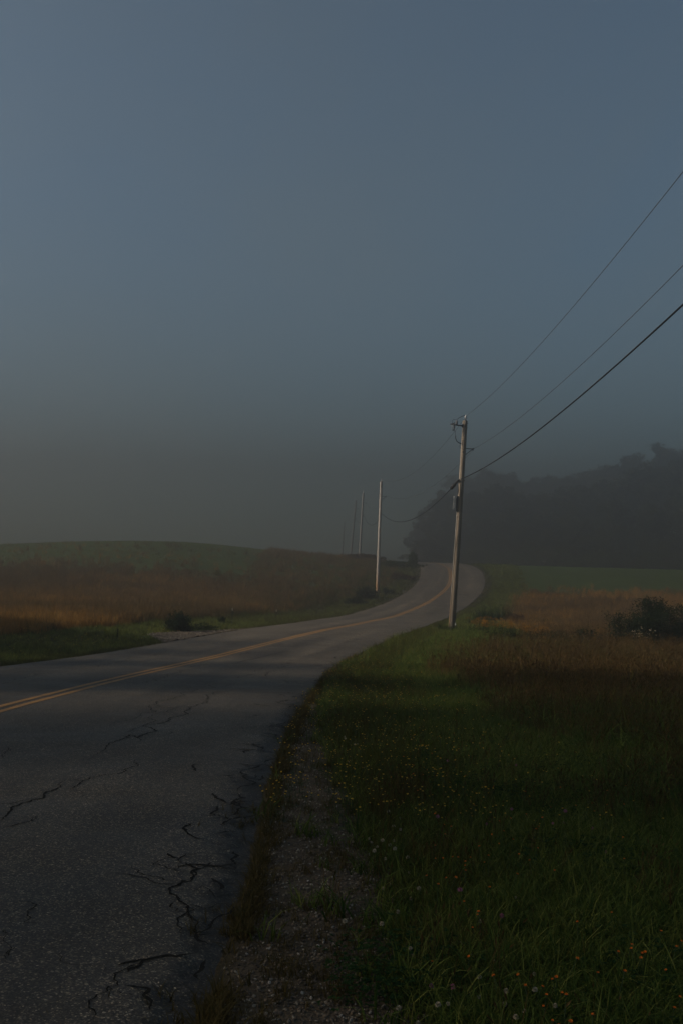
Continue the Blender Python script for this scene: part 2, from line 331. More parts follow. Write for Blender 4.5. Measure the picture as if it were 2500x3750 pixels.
def stone_mat():
    t = NT('pebble'); oi = t.n('ShaderNodeObjectInfo'); v = t.coord('Object')
    c = t.ramp(oi.outputs['Random'], [(0, (.075, .055, .036)), (.45, (.14, .105, .070)), (.75, (.20, .14, .085)), (.92, (.30, .25, .18)), (1, (.52, .46, .37))])
    return t.finish(t.mix(t.math('MULTIPLY', t.noise(v, 6, 3), .5), c, (.06, .05, .04)), .8, .3)

def wood_mat(name, c1, c2, base_c=None, base_h=2.0, green=None):
    """weathered pole wood: fine vertical grain, drying checks, butt end of another colour"""
    t = NT(name); v = t.coord('Object', (1, 1, .045)); w = t.coord('Object')
    g = t.noise(v, 34, 5, .7); g2 = t.noise(v, 9, 4, .6); p = t.noise(w, 1.3, 4)
    col = t.mix(t.ramp(g, [(.35, 0.0), (.65, 1.0)]), c1, c2)
    chk = t.ramp(t.noise(v, 20, 2, .5), [(.60, 0.0), (.66, 1.0)])
    col = t.mix(t.math('MULTIPLY', chk, .7), col, tuple(q*.25 for q in c1))
    col = t.mix(t.math('MULTIPLY', t.ramp(p, [(.4, 0.0), (.75, 1.0)]), .35), col, tuple(q*.55 for q in c1))
    if base_c:
        s = t.n('ShaderNodeSeparateXYZ'); t.l(w, s.inputs[0])
        f = t.ramp(t.math('ADD', t.math('DIVIDE', s.outputs[2], base_h), t.math('MULTIPLY', t.math('SUBTRACT', g2, .5), .7)), [(.25, 1.0), (.95, 0.0)])
        col = t.mix(t.math('MULTIPLY', f, .85), col, base_c)
    return t.finish(col, .85, .2, t.math('ADD', t.math('MULTIPLY', g, .6), t.math('MULTIPLY', chk, -.8)), .6, .012)

MAT = dict(
    asphalt=asphalt_mat(), paint=paint_mat(), ground=ground_mat(), gravel=gravel_mat(), stone=stone_mat(),
    crack=flat_mat('crack_dirt', (.014, .012, .009), .95, .1),
    wood_brown=wood_mat('weathered_brown_wood', (.16, .125, .090), (.32, .26, .19), (.15, .12, .09), 3.0),
    wood_pale=wood_mat('weathered_pale_wood', (.36, .32, .28), (.56, .50, .44), (.36, .19, .075), 2.6),
    wood_dark=wood_mat('dark_grey_wood', (.10, .095, .09), (.17, .16, .15)),
    wood_grey=wood_mat('weathered_grey_wood', (.20, .19, .18), (.33, .315, .30)),
    steel=flat_mat('galvanised_steel', (.30, .31, .32), .5, .5, .3, 30, .4),
    iron=flat_mat('dark_iron', (.025, .024, .023), .6, .4),
    porcelain=flat_mat('grey_porcelain', (.50, .50, .49), .25, .6, .15),
    polymer=flat_mat('grey_polymer', (.10, .10, .105), .5, .4),
    rubber=flat_mat('black_cable', (.012, .012, .012), .6, .35),
    bare=flat_mat('bare_wire', (.06, .06, .06), .5, .4),
    fibre=flat_mat('grey_plastic', (.24, .24, .235), .5, .4, .12),
    white=flat_mat('white_plastic', (.72, .72, .70), .5, .4, .1),
    post=flat_mat('green_brown_post', (.035, .03, .02), .8, .2), post_tip=flat_mat('pale_post_tip', (.55, .46, .34), .6, .3, .15),
    bark=flat_mat('bark', (.045, .036, .028), .9, .1, .4, 6),
    leaf_tree=leaf_mat('tree_leaf', (.030, .038, .014), (.060, .060, .022)),
    leaf_bush=leaf_mat('bush_leaf', (.010, .020, .006), (.026, .040, .012)),
    leaf_crest=leaf_mat('crest_leaf', (.026, .042, .012), (.05, .066, .018)),
    leaf_red=leaf_mat('russet_leaf', (.05, .026, .014), (.085, .045, .02)),
    reed=leaf_mat('reed_blade', (.016, .032, .010), (.036, .054, .016)),
    grass=leaf_mat('green_blade', (.046, .080, .012), (.34, .34, .08), .4),
    grass_dark=leaf_mat('deep_green_blade', (.030, .066, .011), (.21, .25, .052), .4),
    grass_mid=leaf_mat('yellow_green_blade', (.060, .068, .014), (.11, .095, .022), .4),
    dry=leaf_mat('dry_blade', (.075, .046, .015), (.30, .185, .070), .35),
    dry_gold=leaf_mat('dry_gold_blade', (.21, .112, .024), (.44, .24, .062), .35),
    dry_dark=leaf_mat('dry_brown_blade', (.055, .036, .012), (.20, .125, .046), .35),
    weed=leaf_mat('edge_weed_blade', (.060, .046, .014), (.17, .12, .040), .35),
    clover_leaf=leaf_mat('clover_leaf', (.020, .050, .012), (.040, .075, .022), .35),
    stem=flat_mat('flower_stem', (.03, .05, .015)),
    fl_white=flat_mat('white_petal', (.42, .35, .24), .7, .2, .2, 200), fl_pink=flat_mat('pink_petal', (.36, .12, .20), .7, .2, .25, 200),
    fl_orange=flat_mat('orange_petal', (.70, .17, .008), .6, .2, .2, 200), fl_yellow=flat_mat('yellow_petal', (.70, .42, .03), .6, .2, .2, 200),
    fl_gold=flat_mat('goldenrod_petal', (.27, .125, .012), .7, .2, .3, 60), fl_cream=flat_mat('cream_petal', (.62, .50, .34), .7, .2, .2, 60),
    shade_leaf=leaf_mat('shade_tree_leaf', (.020, .03, .011), (.04, .05, .016)),
)

# ------------------------------------------------------------------ terrain
def grid_mesh(name, X, Y, Z, mat, attrs=None):
    ny, nx = X.shape
    co = np.stack([X, Y, Z], -1).reshape(-1, 3)
    i = np.arange(ny*nx).reshape(ny, nx)
    f = np.stack([i[:-1, :-1], i[:-1, 1:], i[1:, 1:], i[1:, :-1]], -1).reshape(-1, 4)
    me = bpy.data.meshes.new(name); me.vertices.add(len(co)); me.vertices.foreach_set('co', co.ravel())
    me.loops.add(f.size); me.loops.foreach_set('vertex_index', f.ravel().astype(np.int32))
    me.polygons.add(len(f)); me.polygons.foreach_set('loop_start', np.arange(0, f.size, 4, dtype=np.int32))
    me.polygons.foreach_set('use_smooth', np.ones(len(f), bool)); me.update(calc_edges=True); me.materials.append(mat)
    for k, (val, typ) in (attrs or {}).items():
        a = me.attributes.new(k, typ, 'POINT')
        if typ == 'FLOAT_COLOR': a.data.foreach_set('color', np.concatenate([val.reshape(-1, 3), np.ones((ny*nx, 1))], 1).ravel())
        else: a.data.foreach_set('value', val.ravel())
    o = bpy.data.objects.new(name, me); C.objects.link(o); return o

def zones(x, y):
    """weights of the covers on the ground: gravel shoulder, green verge, dry field, far hill pasture"""
    d = x - road_x(y); tl = -d - HALF_L; tr = d - HALF_R
    wob = .5*fbm(x*.5, y*.5, 21) + .25*fbm(x*2, y*2, 22)
    sh_w = np.interp(y, [0, 3, 5, 8, 11, 16], [.95, .88, .76, .56, .34, .10])
    gravel = sstep(0, .10, tr)*(1 - sstep(sh_w*.75, sh_w*1.25, tr + .15*wob))*(1 - sstep(12, 22, y))
    ver_w = np.interp(y, [0, 8, 14, 22, 32, 44, 60, 80, 110, 130], [4.0, 3.6, 2.9, 2.8, 3.0, 6.5, 5.0, 3.8, 3.6, 6])
    right_green = (tr > 0)*(1 - sstep(ver_w - .9, ver_w + 1.1, tr + 1.6*wob))
    far_green = (tr > 0)*sstep(86, 100, y + 8*wob - .12*np.maximum(x - 10, 0))
    wet = (tr > 0)*np.exp(-((y - 40.5 - .06*(x - 6))/5.6)**4)*sstep(4, 6, tr)
    left_w = np.interp(y, [10, 20, 30, 38, 46, 60, 75, 90, 110], [7, 6.5, 6.2, 6.0, 5.2, 4.4, 3.6, 5.0, 6.5])
    left_green = (tl > 0)*(1 - sstep(left_w - .6, left_w + .6, tl + .9*wob))
    hill = (tl > 6)*sstep(76, 94, y + 10*wob + .10*np.minimum(x + 10, 0))
    green = np.clip(np.maximum.reduce([right_green, left_green, .85*wet]), 0, 1)
    return d, tl, tr, gravel, green, np.clip(np.maximum(hill, far_green), 0, 1)

def soil_colour(x, y):
    d, tl, tr, gravel, green, pasture = zones(x, y)
    c = np.zeros(x.shape + (3,)); c[...] = (.066, .046, .020)
    gold = sstep(-.3, .6, fbm(x*.06, y*.12, 31))[..., None]
    c = c*(1 - .45*gold) + np.array((.095, .060, .022))*.45*gold
    c = c*(1 - pasture[..., None]) + np.array((.036, .060, .011))*pasture[..., None]
    c = c*(1 - green[..., None]) + np.array((.020, .026, .010))*green[..., None]
    edge = (sstep(.75, 0, np.where(tr > 0, tr, tl)) * ((tr > 0) | (tl > 0)))[..., None]*.8
    c = c*(1 - edge) + np.array((.060, .042, .022))*edge
    c = c*(1 - gravel[..., None]) + np.array((.105, .076, .048))*gravel[..., None]
    return c

def make_ground():
    y = np.concatenate([np.arange(-60, 2, 2.0), np.arange(2, 14, .08), np.arange(14, 40, .3), np.arange(40, 180, 1.0), np.arange(180, 441, 6.0)])
    dr = np.concatenate([np.arange(0, 3.6, .6), np.arange(3.6, 8.2, .07), np.arange(8.2, 20, .5), 20*1.09**np.arange(0, 35)])
    dl = np.concatenate([np.arange(.6, 3.2, .65), np.arange(3.2, 9, .3), np.arange(9, 20, .7), 20*1.09**np.arange(0, 35)])
    d = np.concatenate([-dl[::-1], dr]); d = d[(d > -380) & (d < 380)]
    D, Y = np.meshgrid(d, y); X = D + road_x(np.clip(Y, -40, 240))
    o = grid_mesh('ground', X, Y, ground_z(X, Y), MAT['ground'], {'soil': (soil_colour(X, Y), 'FLOAT_COLOR')})
    tag(o, kind='structure')
make_ground()

def make_road():
    y = np.concatenate([np.arange(-30, 2, 1.0), np.arange(2, 12, .05), np.arange(12, 30, .15), np.arange(30, 60, .4), np.arange(60, 240, 1.0)])
    u = np.concatenate([np.arange(-1, .80, .045), np.linspace(.80, 1, 26)])
    U, Y = np.meshgrid(u, y)
    edge_r = HALF_R + .05*fbm(Y*1.3, Y*0+3, 41) + .045*fbm(Y*6, Y*0+8, 42, 4)*sstep(30, 12, Y)
    edge_l = HALF_L + .05*fbm(Y*.9, Y*0+13, 43, 4)
    D = np.where(U < 0, U*edge_l, U*edge_r)
    Z = road_z(Y) - .012*(D/3.5)**2
    rim_d = edge_r - D
    rimw = np.interp(Y, [2, 4, 5.5, 8, 12, 20, 40], [.32, .52, .42, .36, .30, .22, .12]) * (1 + .8*fbm(Y*1.1, Y*0 + 5, 44))
    rim = np.clip(1 - rim_d/np.maximum(rimw, .08), 0, 1)*(D > 0)
    rough = sstep(.25, .8, rim + .35*fbm(D*7, Y*7, 45))*sstep(26, 10, Y)
    Z = Z - rough*(.018 + .014*fbm(D*14, Y*14, 46, 3)) - .03*sstep(.94, 1, np.abs(U))*(U > 0)*sstep(30, 14, Y)
    Z = Z + .004*fbm(D*.8, Y*.5, 47)
    rim = np.maximum(rim, .4*sstep(.25, 0, edge_l + D)*(D < 0))
    o = grid_mesh('road', D + road_x(Y), Y, Z, MAT['asphalt'], {'rim': (rim, 'FLOAT')})
    uvl = o.data.uv_layers.new(name='UVMap'); li = np.empty(len(o.data.loops), np.int32); o.data.loops.foreach_get('vertex_index', li)
    uvl.data.foreach_set('uv', np.stack([D.ravel()[li], Y.ravel()[li]], -1).ravel())
    tag(o, kind='structure')
    # skirt so that the slab has an edge with depth
    for name, off in (('centre_line', -.105), ('centre_line', .105)):
        yy = np.concatenate([np.arange(2, 60, .12), np.arange(60, 150, .8)]); k = np.linspace(-.05, .05, 3)
        K, YY = np.meshgrid(k, yy)
        w = 1 + .10*fbm(YY*5, K*0 + off*50, 51, 3)
        slope = np.gradient(road_x(yy), yy)[:, None]; cs = np.sqrt(1 + slope**2)
        DD = off*cs + K*w*cs
        ln = grid_mesh(name, road_x(YY) + DD, YY, road_z(YY) + .004 + .004*fbm(DD*.8, YY*.5, 47), MAT['paint'])
        ln.parent = o
    # cracks: ragged filled seams lying in the surface
    m = MB()
    def seam(pts, w, depth=5, rag=.10):
        p = [np.array(q, float) for q in pts]
        for it in range(depth):
            q = [p[0]]
            for a, b in zip(p[:-1], p[1:]):
                L = np.linalg.norm(b - a)
                if L > .03: q.append((a + b)/2 + rng.normal(0, rag*L*(1 if it == 0 else .7), 2))
                q.append(b)
            p = q
        n = len(p); base = len(m.v)
        for i, q in enumerate(p):
            t = p[min(i+1, n-1)] - p[max(i-1, 0)]; t /= max(np.linalg.norm(t), 1e-6); nn = np.array((-t[1], t[0]))
            ww = w*.5*(.45 + .9*rng.random())*min(1, .15 + 4*min(i, n-1-i)/n)
            for s in (-1, 1):
                xx, yy_ = q + nn*ww*s
                zz = float(road_z(yy_)) - .012*((xx - float(road_x(yy_)))/3.5)**2 + .004*float(fbm((xx - road_x(yy_))*.8, yy_*.5, 47)) + .003
                m.v.append((float(xx), float(yy_), zz))
        for i in range(n-1):
            m.f.append((base+2*i, base+2*i+2, base+2*i+3, base+2*i+1)); m.m.append(0)
    for w0, pts in CRACKS:
        w = w0
        w *= .36 + .64*float(sstep(4.2, 7.0, pts[len(pts)//2][1]))
        straight = (w0 == .035 and len(pts) == 4)
        seam(pts, w, rag=.015 if straight else .13)
        if not straight:
            for k in range(1, len(pts)-1):
                if rng.random() < .45:
                    a = np.array(pts[k]); ang = rng.uniform(0, 6.28); L = rng.uniform(.08, .3)*(1 + .1*a[1])
                    seam([a, a + L*np.array((math.cos(ang), math.sin(ang)))], w*.5, rag=.16)
    # broken alligator pattern in the strip along the right edge
    for k in range(70):
        yy = 3.2*(16/3.2)**rng.random(); ins = abs(rng.normal(0, .22)) + .03; dd = HALF_R - ins
        a = np.array((float(road_x(yy)) + dd, yy)); ang = rng.choice([rng.normal(math.pi/2, .35), rng.normal(0, .5)]); L = rng.uniform(.10, .45)
        b_ = a + L*np.array((math.cos(ang), math.sin(ang)))
        if b_[0] - float(road_x(b_[1])) < HALF_R - .02: seam([a, (a+b_)/2 + rng.normal(0, .05, 2), b_], .012 + .0012*yy, depth=3, rag=.14)
    # long thin cracks wandering along the lane
    for dd0, y0, y1 in ((1.9, 11, 24), (-1.6, 14, 30), (.8, 17, 40), (2.4, 20, 44)):
        P_ = []; dd = dd0
        for yy in np.arange(y0, y1, .55 + .01*y0):
            dd += rng.normal(0, .09); P_.append(np.array((float(road_x(yy)) + dd, yy)))
            if rng.random() < .12 and len(P_) > 2:
                seam(P_, .005 + .0008*y0, depth=3, rag=.12); P_ = []
        if len(P_) > 1: seam(P_, .007 + .0009*y0, depth=3, rag=.10)
    # weathered fine cracks further along both lanes
    for k in range(46):
        yy = rng.uniform(12, 95); dd = rng.choice([rng.uniform(-3.0, -.5), rng.uniform(.5, 3.5)]); L = rng.uniform(.4, 1.6)
        a = np.array((float(road_x(yy)) + dd, yy)); ang = rng.uniform(-.4, .4) + (math.pi/2 if rng.random() < .7 else 0)
        seam([a, a + L*np.array((math.cos(ang), math.sin(ang)))], .012 + .00035*yy, depth=4, rag=.12)
    c = m.build('crack', MAT['crack'], o, smooth=False); c['kind'] = 'stuff'
make_road()

def make_driveway():
    bm = bmesh.new(); vs = []
    P = [np.array(q) for q in DRIVEWAY]
    cx = sum(q[0] for q in P)/len(P); cy = sum(q[1] for q in P)/len(P)
    pts = []
    for i in range(len(P)):
        a, b = P[i], P[(i+1) % len(P)]; n = max(2, int(np.linalg.norm(b-a)/.25))
        for k in range(n): pts.append(a + (b-a)*k/n + rng.normal(0, .03, 2))
    return pts
DRIVE_PTS = make_driveway()
def in_poly(x, y, P):
    x = np.asarray(x, float); y = np.asarray(y, float); ins = np.zeros(x.shape, bool); n = len(P)
    for i in range(n):
        x0, y0 = P[i]; x1, y1 = P[(i+1) % n]
        c = ((y0 > y) != (y1 > y)) & (x < (x1-x0)*(y-y0)/((y1-y0) if y1 != y0 else 1e-9) + x0)
        ins ^= c
    return ins
def driveway_sheet():
    me = bpy.data.meshes.new('gravel_driveway'); bm = bmesh.new()
    x0 = min(q[0] for q in DRIVE_PTS); x1 = max(q[0] for q in DRIVE_PTS); y0 = min(q[1] for q in DRIVE_PTS); y1 = max(q[1] for q in DRIVE_PTS)
    st = .14; xs = np.arange(x0, x1+st, st); ys = np.arange(y0, y1+st, st); V = {}
    XX, YY = np.meshgrid(xs, ys); IN = in_poly(XX, YY, DRIVE_PTS)
    def vv(i, j):
        if (i, j) not in V:
            x, y = xs[j], ys[i]; zr = float(road_z(y))
            V[i, j] = bm.verts.new((x, y, max(float(ground_z(x, y)) + .03, zr - .035) + .012*float(fbm(x*3, y*3, 61)) + (.045 if x - road_x(y) > -3.36 else 0)))
        return V[i, j]
    for i in range(len(ys)-1):
        for j in range(len(xs)-1):
            if IN[i, j] and IN[i+1, j] and IN[i, j+1] and IN[i+1, j+1]: bm.faces.new((vv(i, j), vv(i, j+1), vv(i+1, j+1), vv(i+1, j)))
    bm.to_mesh(me); bm.free(); me.materials.append(MAT['gravel'])
    o = bpy.data.objects.new('gravel_driveway', me); C.objects.link(o); tag(o, kind='structure')
driveway_sheet()

# ------------------------------------------------------------------ scattering (stuff only)
def scatter(name, meshes, pts, rot, scl, parent=None):
    """one object whose geometry nodes instance the given meshes on the given points"""
    me = bpy.data.meshes.new(name); me.vertices.add(len(pts)); me.vertices.foreach_set('co', np.asarray(pts, float).ravel())
    a = me.attributes.new('rot', 'FLOAT_VECTOR', 'POINT'); a.data.foreach_set('vector', np.asarray(rot, float).ravel())
    a = me.attributes.new('scl', 'FLOAT', 'POINT'); a.data.foreach_set('value', np.asarray(scl, float))
    a = me.attributes.new('pick', 'INT', 'POINT'); a.data.foreach_set('value', rng.integers(0, len(meshes), len(pts)).astype(np.int32))
    o = bpy.data.objects.new(name, me); C.objects.link(o)
    ng = bpy.data.node_groups.new(name, 'GeometryNodeTree')
    ng.interface.new_socket('Geometry', in_out='INPUT', socket_type='NodeSocketGeometry'); ng.interface.new_socket('Geometry', in_out='OUTPUT', socket_type='NodeSocketGeometry')
    N = ng.nodes; gi = N.new('NodeGroupInput'); go = N.new('NodeGroupOutput')
    m2p = N.new('GeometryNodeMeshToPoints'); iop = N.new('GeometryNodeInstanceOnPoints'); g2i = N.new('GeometryNodeGeometryToInstance')
    for mm in reversed(meshes):
        src = bpy.data.objects.new(mm.name + '_source', mm)       # never linked into the scene: only its mesh is used
        oi = N.new('GeometryNodeObjectInfo'); oi.inputs['Object'].default_value = src
        ng.links.new(oi.outputs['Geometry'], g2i.inputs[0])
    def attr(nm, typ):
        q = N.new('GeometryNodeInputNamedAttribute'); q.data_type = typ; q.inputs['Name'].default_value = nm; return q.outputs['Attribute']
    iop.inputs['Pick Instance'].default_value = True
    ng.links.new(gi.outputs[0], m2p.inputs['Mesh']); ng.links.new(m2p.outputs[0], iop.inputs['Points']); ng.links.new(g2i.outputs[0], iop.inputs['Instance'])
    ng.links.new(attr('pick', 'INT'), iop.inputs['Instance Index'])
    ng.links.new(attr('rot', 'FLOAT_VECTOR'), iop.inputs['Rotation']); ng.links.new(attr('scl', 'FLOAT'), iop.inputs['Scale'])
    ng.links.new(iop.outputs[0], go.inputs[0])
    md = o.modifiers.new('scatter', 'NODES'); md.node_group = ng
    o['kind'] = 'stuff'
    if parent: o.parent = parent
    return o

def blades(n, h0, h1, w, spread, lean, curl, seed, segs=3, head=None):
    """a tuft: n tapering bent blades; head=(fraction, length, width) adds seed heads"""
    r = random.Random(seed); m = MB()
    for k in range(n):
        a = r.uniform(0, 6.283); q = spread*math.sqrt(r.random()); x0, y0 = q*math.cos(a*1.7), q*math.sin(a*1.7)
        h = r.uniform(h0, h1); ln = abs(r.gauss(lean, lean*.6)); cu = curl*r.uniform(.3, 1.4); ww = w*r.uniform(.7, 1.3)
        fa = a + r.uniform(-.9, .9); sx, sy = -math.sin(fa)*ww/2, math.cos(fa)*ww/2
        vs = []
        for i in range(segs + 1):
            t = i/segs; ang = ln + cu*t; rr = h*t*math.sin(ang); zz = h*t*math.cos(ang)
            cxp, cyp = x0 + rr*math.cos(a), y0 + rr*math.sin(a); kk = (1 - t**1.6)
            if i < segs: vs += [(cxp - sx*kk, cyp - sy*kk, zz - .02*(i == 0)), (cxp + sx*kk, cyp + sy*kk, zz - .02*(i == 0))]
            else: vs.append((cxp, cyp, zz))
        fs = [(2*i, 2*i+1, 2*i+3, 2*i+2) for i in range(segs-1)] + [(2*segs-2, 2*segs-1, 2*segs)]
        m.add(vs, fs)
        if head and r.random() < head[0]:
            tip = Vector(vs[-1]); prev = Vector(vs[-3]); dr = (tip - prev).normalized(); L = head[1]*r.uniform(.6, 1.3)
            for s in range(3):
                b = r.uniform(0, 6.28); off = Vector((math.cos(b), math.sin(b), 0))*head[2]
                p0 = tip - dr*L*.6; m.add([p0, p0 + dr*L*.5 + off, p0 + dr*L, p0 + dr*L*.5 - off], [(0, 1, 2, 3)])
    return m
def tufts(name, mat, count, *args, **kw):
    return [blades(*args[:7], seed=100*len(name) + i, **kw).mesh(name, mat, False) for i in range(count)]

T_green = tufts('grass_tuft', MAT['grass'], 4, 16, .09, .19, .0065, .06, .28, .7)
T_deep = tufts('deep_grass_tuft', MAT['grass_dark'], 4, 16, .10, .22, .0075, .07, .33, .85)
T_long = tufts('long_grass_tuft', MAT['grass'], 3, 12, .18, .34, .007, .05, .35, 1.0)
T_mid = tufts('yellow_grass_tuft', MAT['grass_mid'], 3, 14, .10, .22, .006, .06, .3, .6)
T_dry = tufts('dry_grass_tuft', MAT['dry'], 4, 20, .35, .80, .007, .16, .12, .25, head=(.35, .10, .012))
T_gold = tufts('gold_grass_tuft', MAT['dry_gold'], 3, 20, .40, .85, .009, .18, .12, .22, head=(.4, .12, .016))
T_brown = tufts('brown_grass_tuft', MAT['dry_dark'], 4, 22, .30, .70, .008, .16, .15, .3, head=(.25, .08, .012))
T_weed = tufts('weed_tuft', MAT['weed'], 4, 9, .04, .13, .005, .03, .45, .5)
T_farg = tufts('verge_tuft', MAT['grass'], 3, 22, .15, .32, .02, .22, .3, .6)
T_farm = tufts('verge_gold_tuft', MAT['grass_mid'], 3, 22, .18, .40, .02, .22, .25, .5)
T_fard = tufts('field_tuft', MAT['dry'], 4, 24, .35, .75, .022, .35, .15, .25)
T_farb = tufts('field_brown_tuft', MAT['dry_dark'], 3, 24, .30, .65, .024, .35, .18, .3)
T_faro = tufts('field_gold_tuft', MAT['dry_gold'], 3, 24, .40, .80, .022, .35, .12, .22)

def clover_patch(seed):
    r = random.Random(seed); m = MB()
    for k in range(9):
        x, y, h = r.gauss(0, .05), r.gauss(0, .05), r.uniform(.03, .10)
        for j in range(3):
            a = j*2.094 + r.uniform(0, 6); L = r.uniform(.010, .018); dx, dy = math.cos(a), math.sin(a)
            m.add([(x, y, h), (x + dx*L*.6 - dy*L*.5, y + dy*L*.6 + dx*L*.5, h+.004), (x + dx*L*1.2, y + dy*L*1.2, h), (x + dx*L*.6 + dy*L*.5, y + dy*L*.6 - dx*L*.5, h+.004)], [(0, 1, 2, 3)])
    return m.mesh('clover_leaves', MAT['clover_leaf'], False)
T_clover = [clover_patch(i) for i in range(3)]

def pebble(seed):
    r = random.Random(seed); bm = bmesh.new(); bmesh.ops.create_icosphere(bm, subdivisions=1, radius=1)
    for v in bm.verts: v.co *= r.uniform(.75, 1.15); v.co.z *= .65; v.co.x *= 1.2
    me = bpy.data.meshes.new('pebble'); bm.to_mesh(me); bm.free(); me.materials.append(MAT['stone']); return me
PEB = [pebble(i) for i in range(5)]

def rnd_area(n, y0, y1, power=1.0):
    """random rows denser towards the camera"""
    t = rng.random(n)
    return y0*(y1/y0)**t if power == 0 else (y0**(1-power) + t*(y1**(1-power) - y0**(1-power)))**(1/(1-power)) if power != 1 else y0*(y1/y0)**t
def place(x, y, tilt=.12, dz=0.0):
    n = len(x); z = ground_z(x, y) + dz
    return np.stack([x, y, z], -1), np.stack([rng.normal(0, tilt, n), rng.normal(0, tilt, n), rng.uniform(0, 6.283, n)], -1)
def in_view(x, y, m=1.08): return (y > 1.2) & (x > -.372*y*m - 2.5) & (x < .372*y*m + 3.5)
def put(name, meshes, x, y, s0, s1, tilt=.12, dz=0.0, smul=None):
    p, r = place(x, y, tilt, dz); s = rng.uniform(s0, s1, len(x))
    if smul is not None: s = s*smul
    return scatter(name, meshes, p, r, s)

def right_field():
    # near green verge -----------------------------------------------------
    n = 74000; y = rnd_area(n, 1.6, 46, 1.0); x = road_x(y) + HALF_R + rng.uniform(.0, 7.5, n)
    d, tl, tr, gr, green, past = zones(x, y)
    keep = in_view(x, y) & (rng.random(n) < green*(1 - .97*gr)*sstep(.0, .9, tr + .4*fbm(x*2, y*2, 70))*1.0)
    x, y, tr = x[keep], y[keep], tr[keep]; pick = fbm(x*.9, y*.9, 71) + rng.normal(0, .35, len(x))
    far = 1 + .9*sstep(10, 36, y)
    yel = np.exp(-((tr - .9)/.7)**2)*sstep(2, 9, y)
    a = rng.random(len(x)) < .75*yel
    put('grass', T_mid, x[a], y[a], .6, 1.1, smul=far[a])
    b = ~a & (pick > .0); put('grass', T_green, x[b], y[b], .7, 1.25, smul=far[b])
    c = ~a & ~b; put('grass', T_deep, x[c], y[c], .7, 1.3, smul=far[c])
    w = (fbm(x*.8, y*.8, 73) + rng.normal(0, .3, len(x)) > .35) & (rng.random(len(x)) < .35); put('dry_verge_grass', T_brown, x[w], y[w], .22, .5)
    l = rng.random(len(x)) < .10*sstep(1.2, 2.2, tr); put('long_grass', T_long, x[l], y[l], .6, 1.15, smul=far[l]**.5)
    n = 3500; y = rnd_area(n, 3.0, 11, 1.0); x = road_x(y) + HALF_R + rng.uniform(.5, 3.6, n); k = in_view(x, y) & (fbm(x*1.2, y*1.2, 75) > .05)
    put('clover_leaves', T_clover, x[k], y[k], .8, 1.4)
    # weeds on the gravel shoulder and along the broken edge ------------------
    n = 3600; y = rnd_area(n, 3.0, 30, 1.0); x = road_x(y) + HALF_R + np.abs(rng.normal(0, .05, n)) + .02; k = in_view(x, y) & (fbm(y*2.2, y*0, 76) + rng.normal(0, .3, n) > -.1) & (rng.random(n) < .30 + .7*sstep(6, 13, y))
    put('edge_weeds', T_weed, x[k], y[k], .7, 1.5, smul=1 + .5*sstep(8, 25, y[k]))
    n = 5500; y = rnd_area(n, 3.0, 20, 1.0); x = road_x(y) + HALF_R + rng.uniform(0, 1.3, n); k = in_view(x, y) & (fbm(x*2.5, y*2.5, 77) + rng.normal(0, .25, n) > .12)
    put('shoulder_weeds', T_weed, x[k], y[k], .4, 1.0)
    n = 120; y = rnd_area(n, 3.0, 7.5, 1.0); x = road_x(y) + HALF_R - np.abs(rng.normal(0, .16, n)); k = in_view(x, y) & (fbm(y*1.7, y*0+4, 78) > .0)
    put('edge_weeds', T_weed, x[k], y[k], .5, 1.1, dz=.03)
    # gravel ------------------------------------------------------------------
    n = 26000; y = rnd_area(n, 3.0, 14, 1.0); x = road_x(y) + HALF_R + rng.uniform(-.10, 1.2, n); gr = zones(x, y)[3]
    k = in_view(x, y) & (rng.random(n) < gr*.9 + .05)
    put('gravel', PEB, x[k], y[k], .0025, .0085, tilt=.5, dz=.003)
    # dry field on the right ----------------------------------------------------
    n = 42000; y = rnd_area(n, 2.0, 62, 1.0); x = rng.random(n)*(.42*y + 3.5) + .8
    d, tl, tr, gr, green, past = zones(x, y)
    k = in_view(x, y) & (tr > 1.5) & (rng.random(n) < (1 - green)*(1 - past)*(.75 + .25*sstep(8, 20, y))*sstep(1.5, 7, y + 2)); x, y = x[k], y[k]
    pick = fbm(x*.22, y*.3, 80) + rng.normal(0, .3, len(x)); far = 1 + .35*sstep(15, 50, y)
    b = pick > .12; put('dry_grass', T_dry, x[b], y[b], .4, .8, smul=far[b]*(.5 + .5*sstep(8, 24, y[b])))
    c = (pick <= .12) & (pick > -.30); put('dry_grass', T_brown, x[c], y[c], .5, 1.0, smul=far[c]*(.55 + .45*sstep(8, 24, y[c])))
    e = pick <= -.30; put('grass', T_long, x[e], y[e], .9, 1.5)
    g = rng.random(len(x)) < .30; put('grass', T_deep, x[g], y[g], 1.1, 2.4)
    g = rng.random(len(x)) < .16; put('grass', T_mid, x[g], y[g], 1.4, 3.0)
right_field()

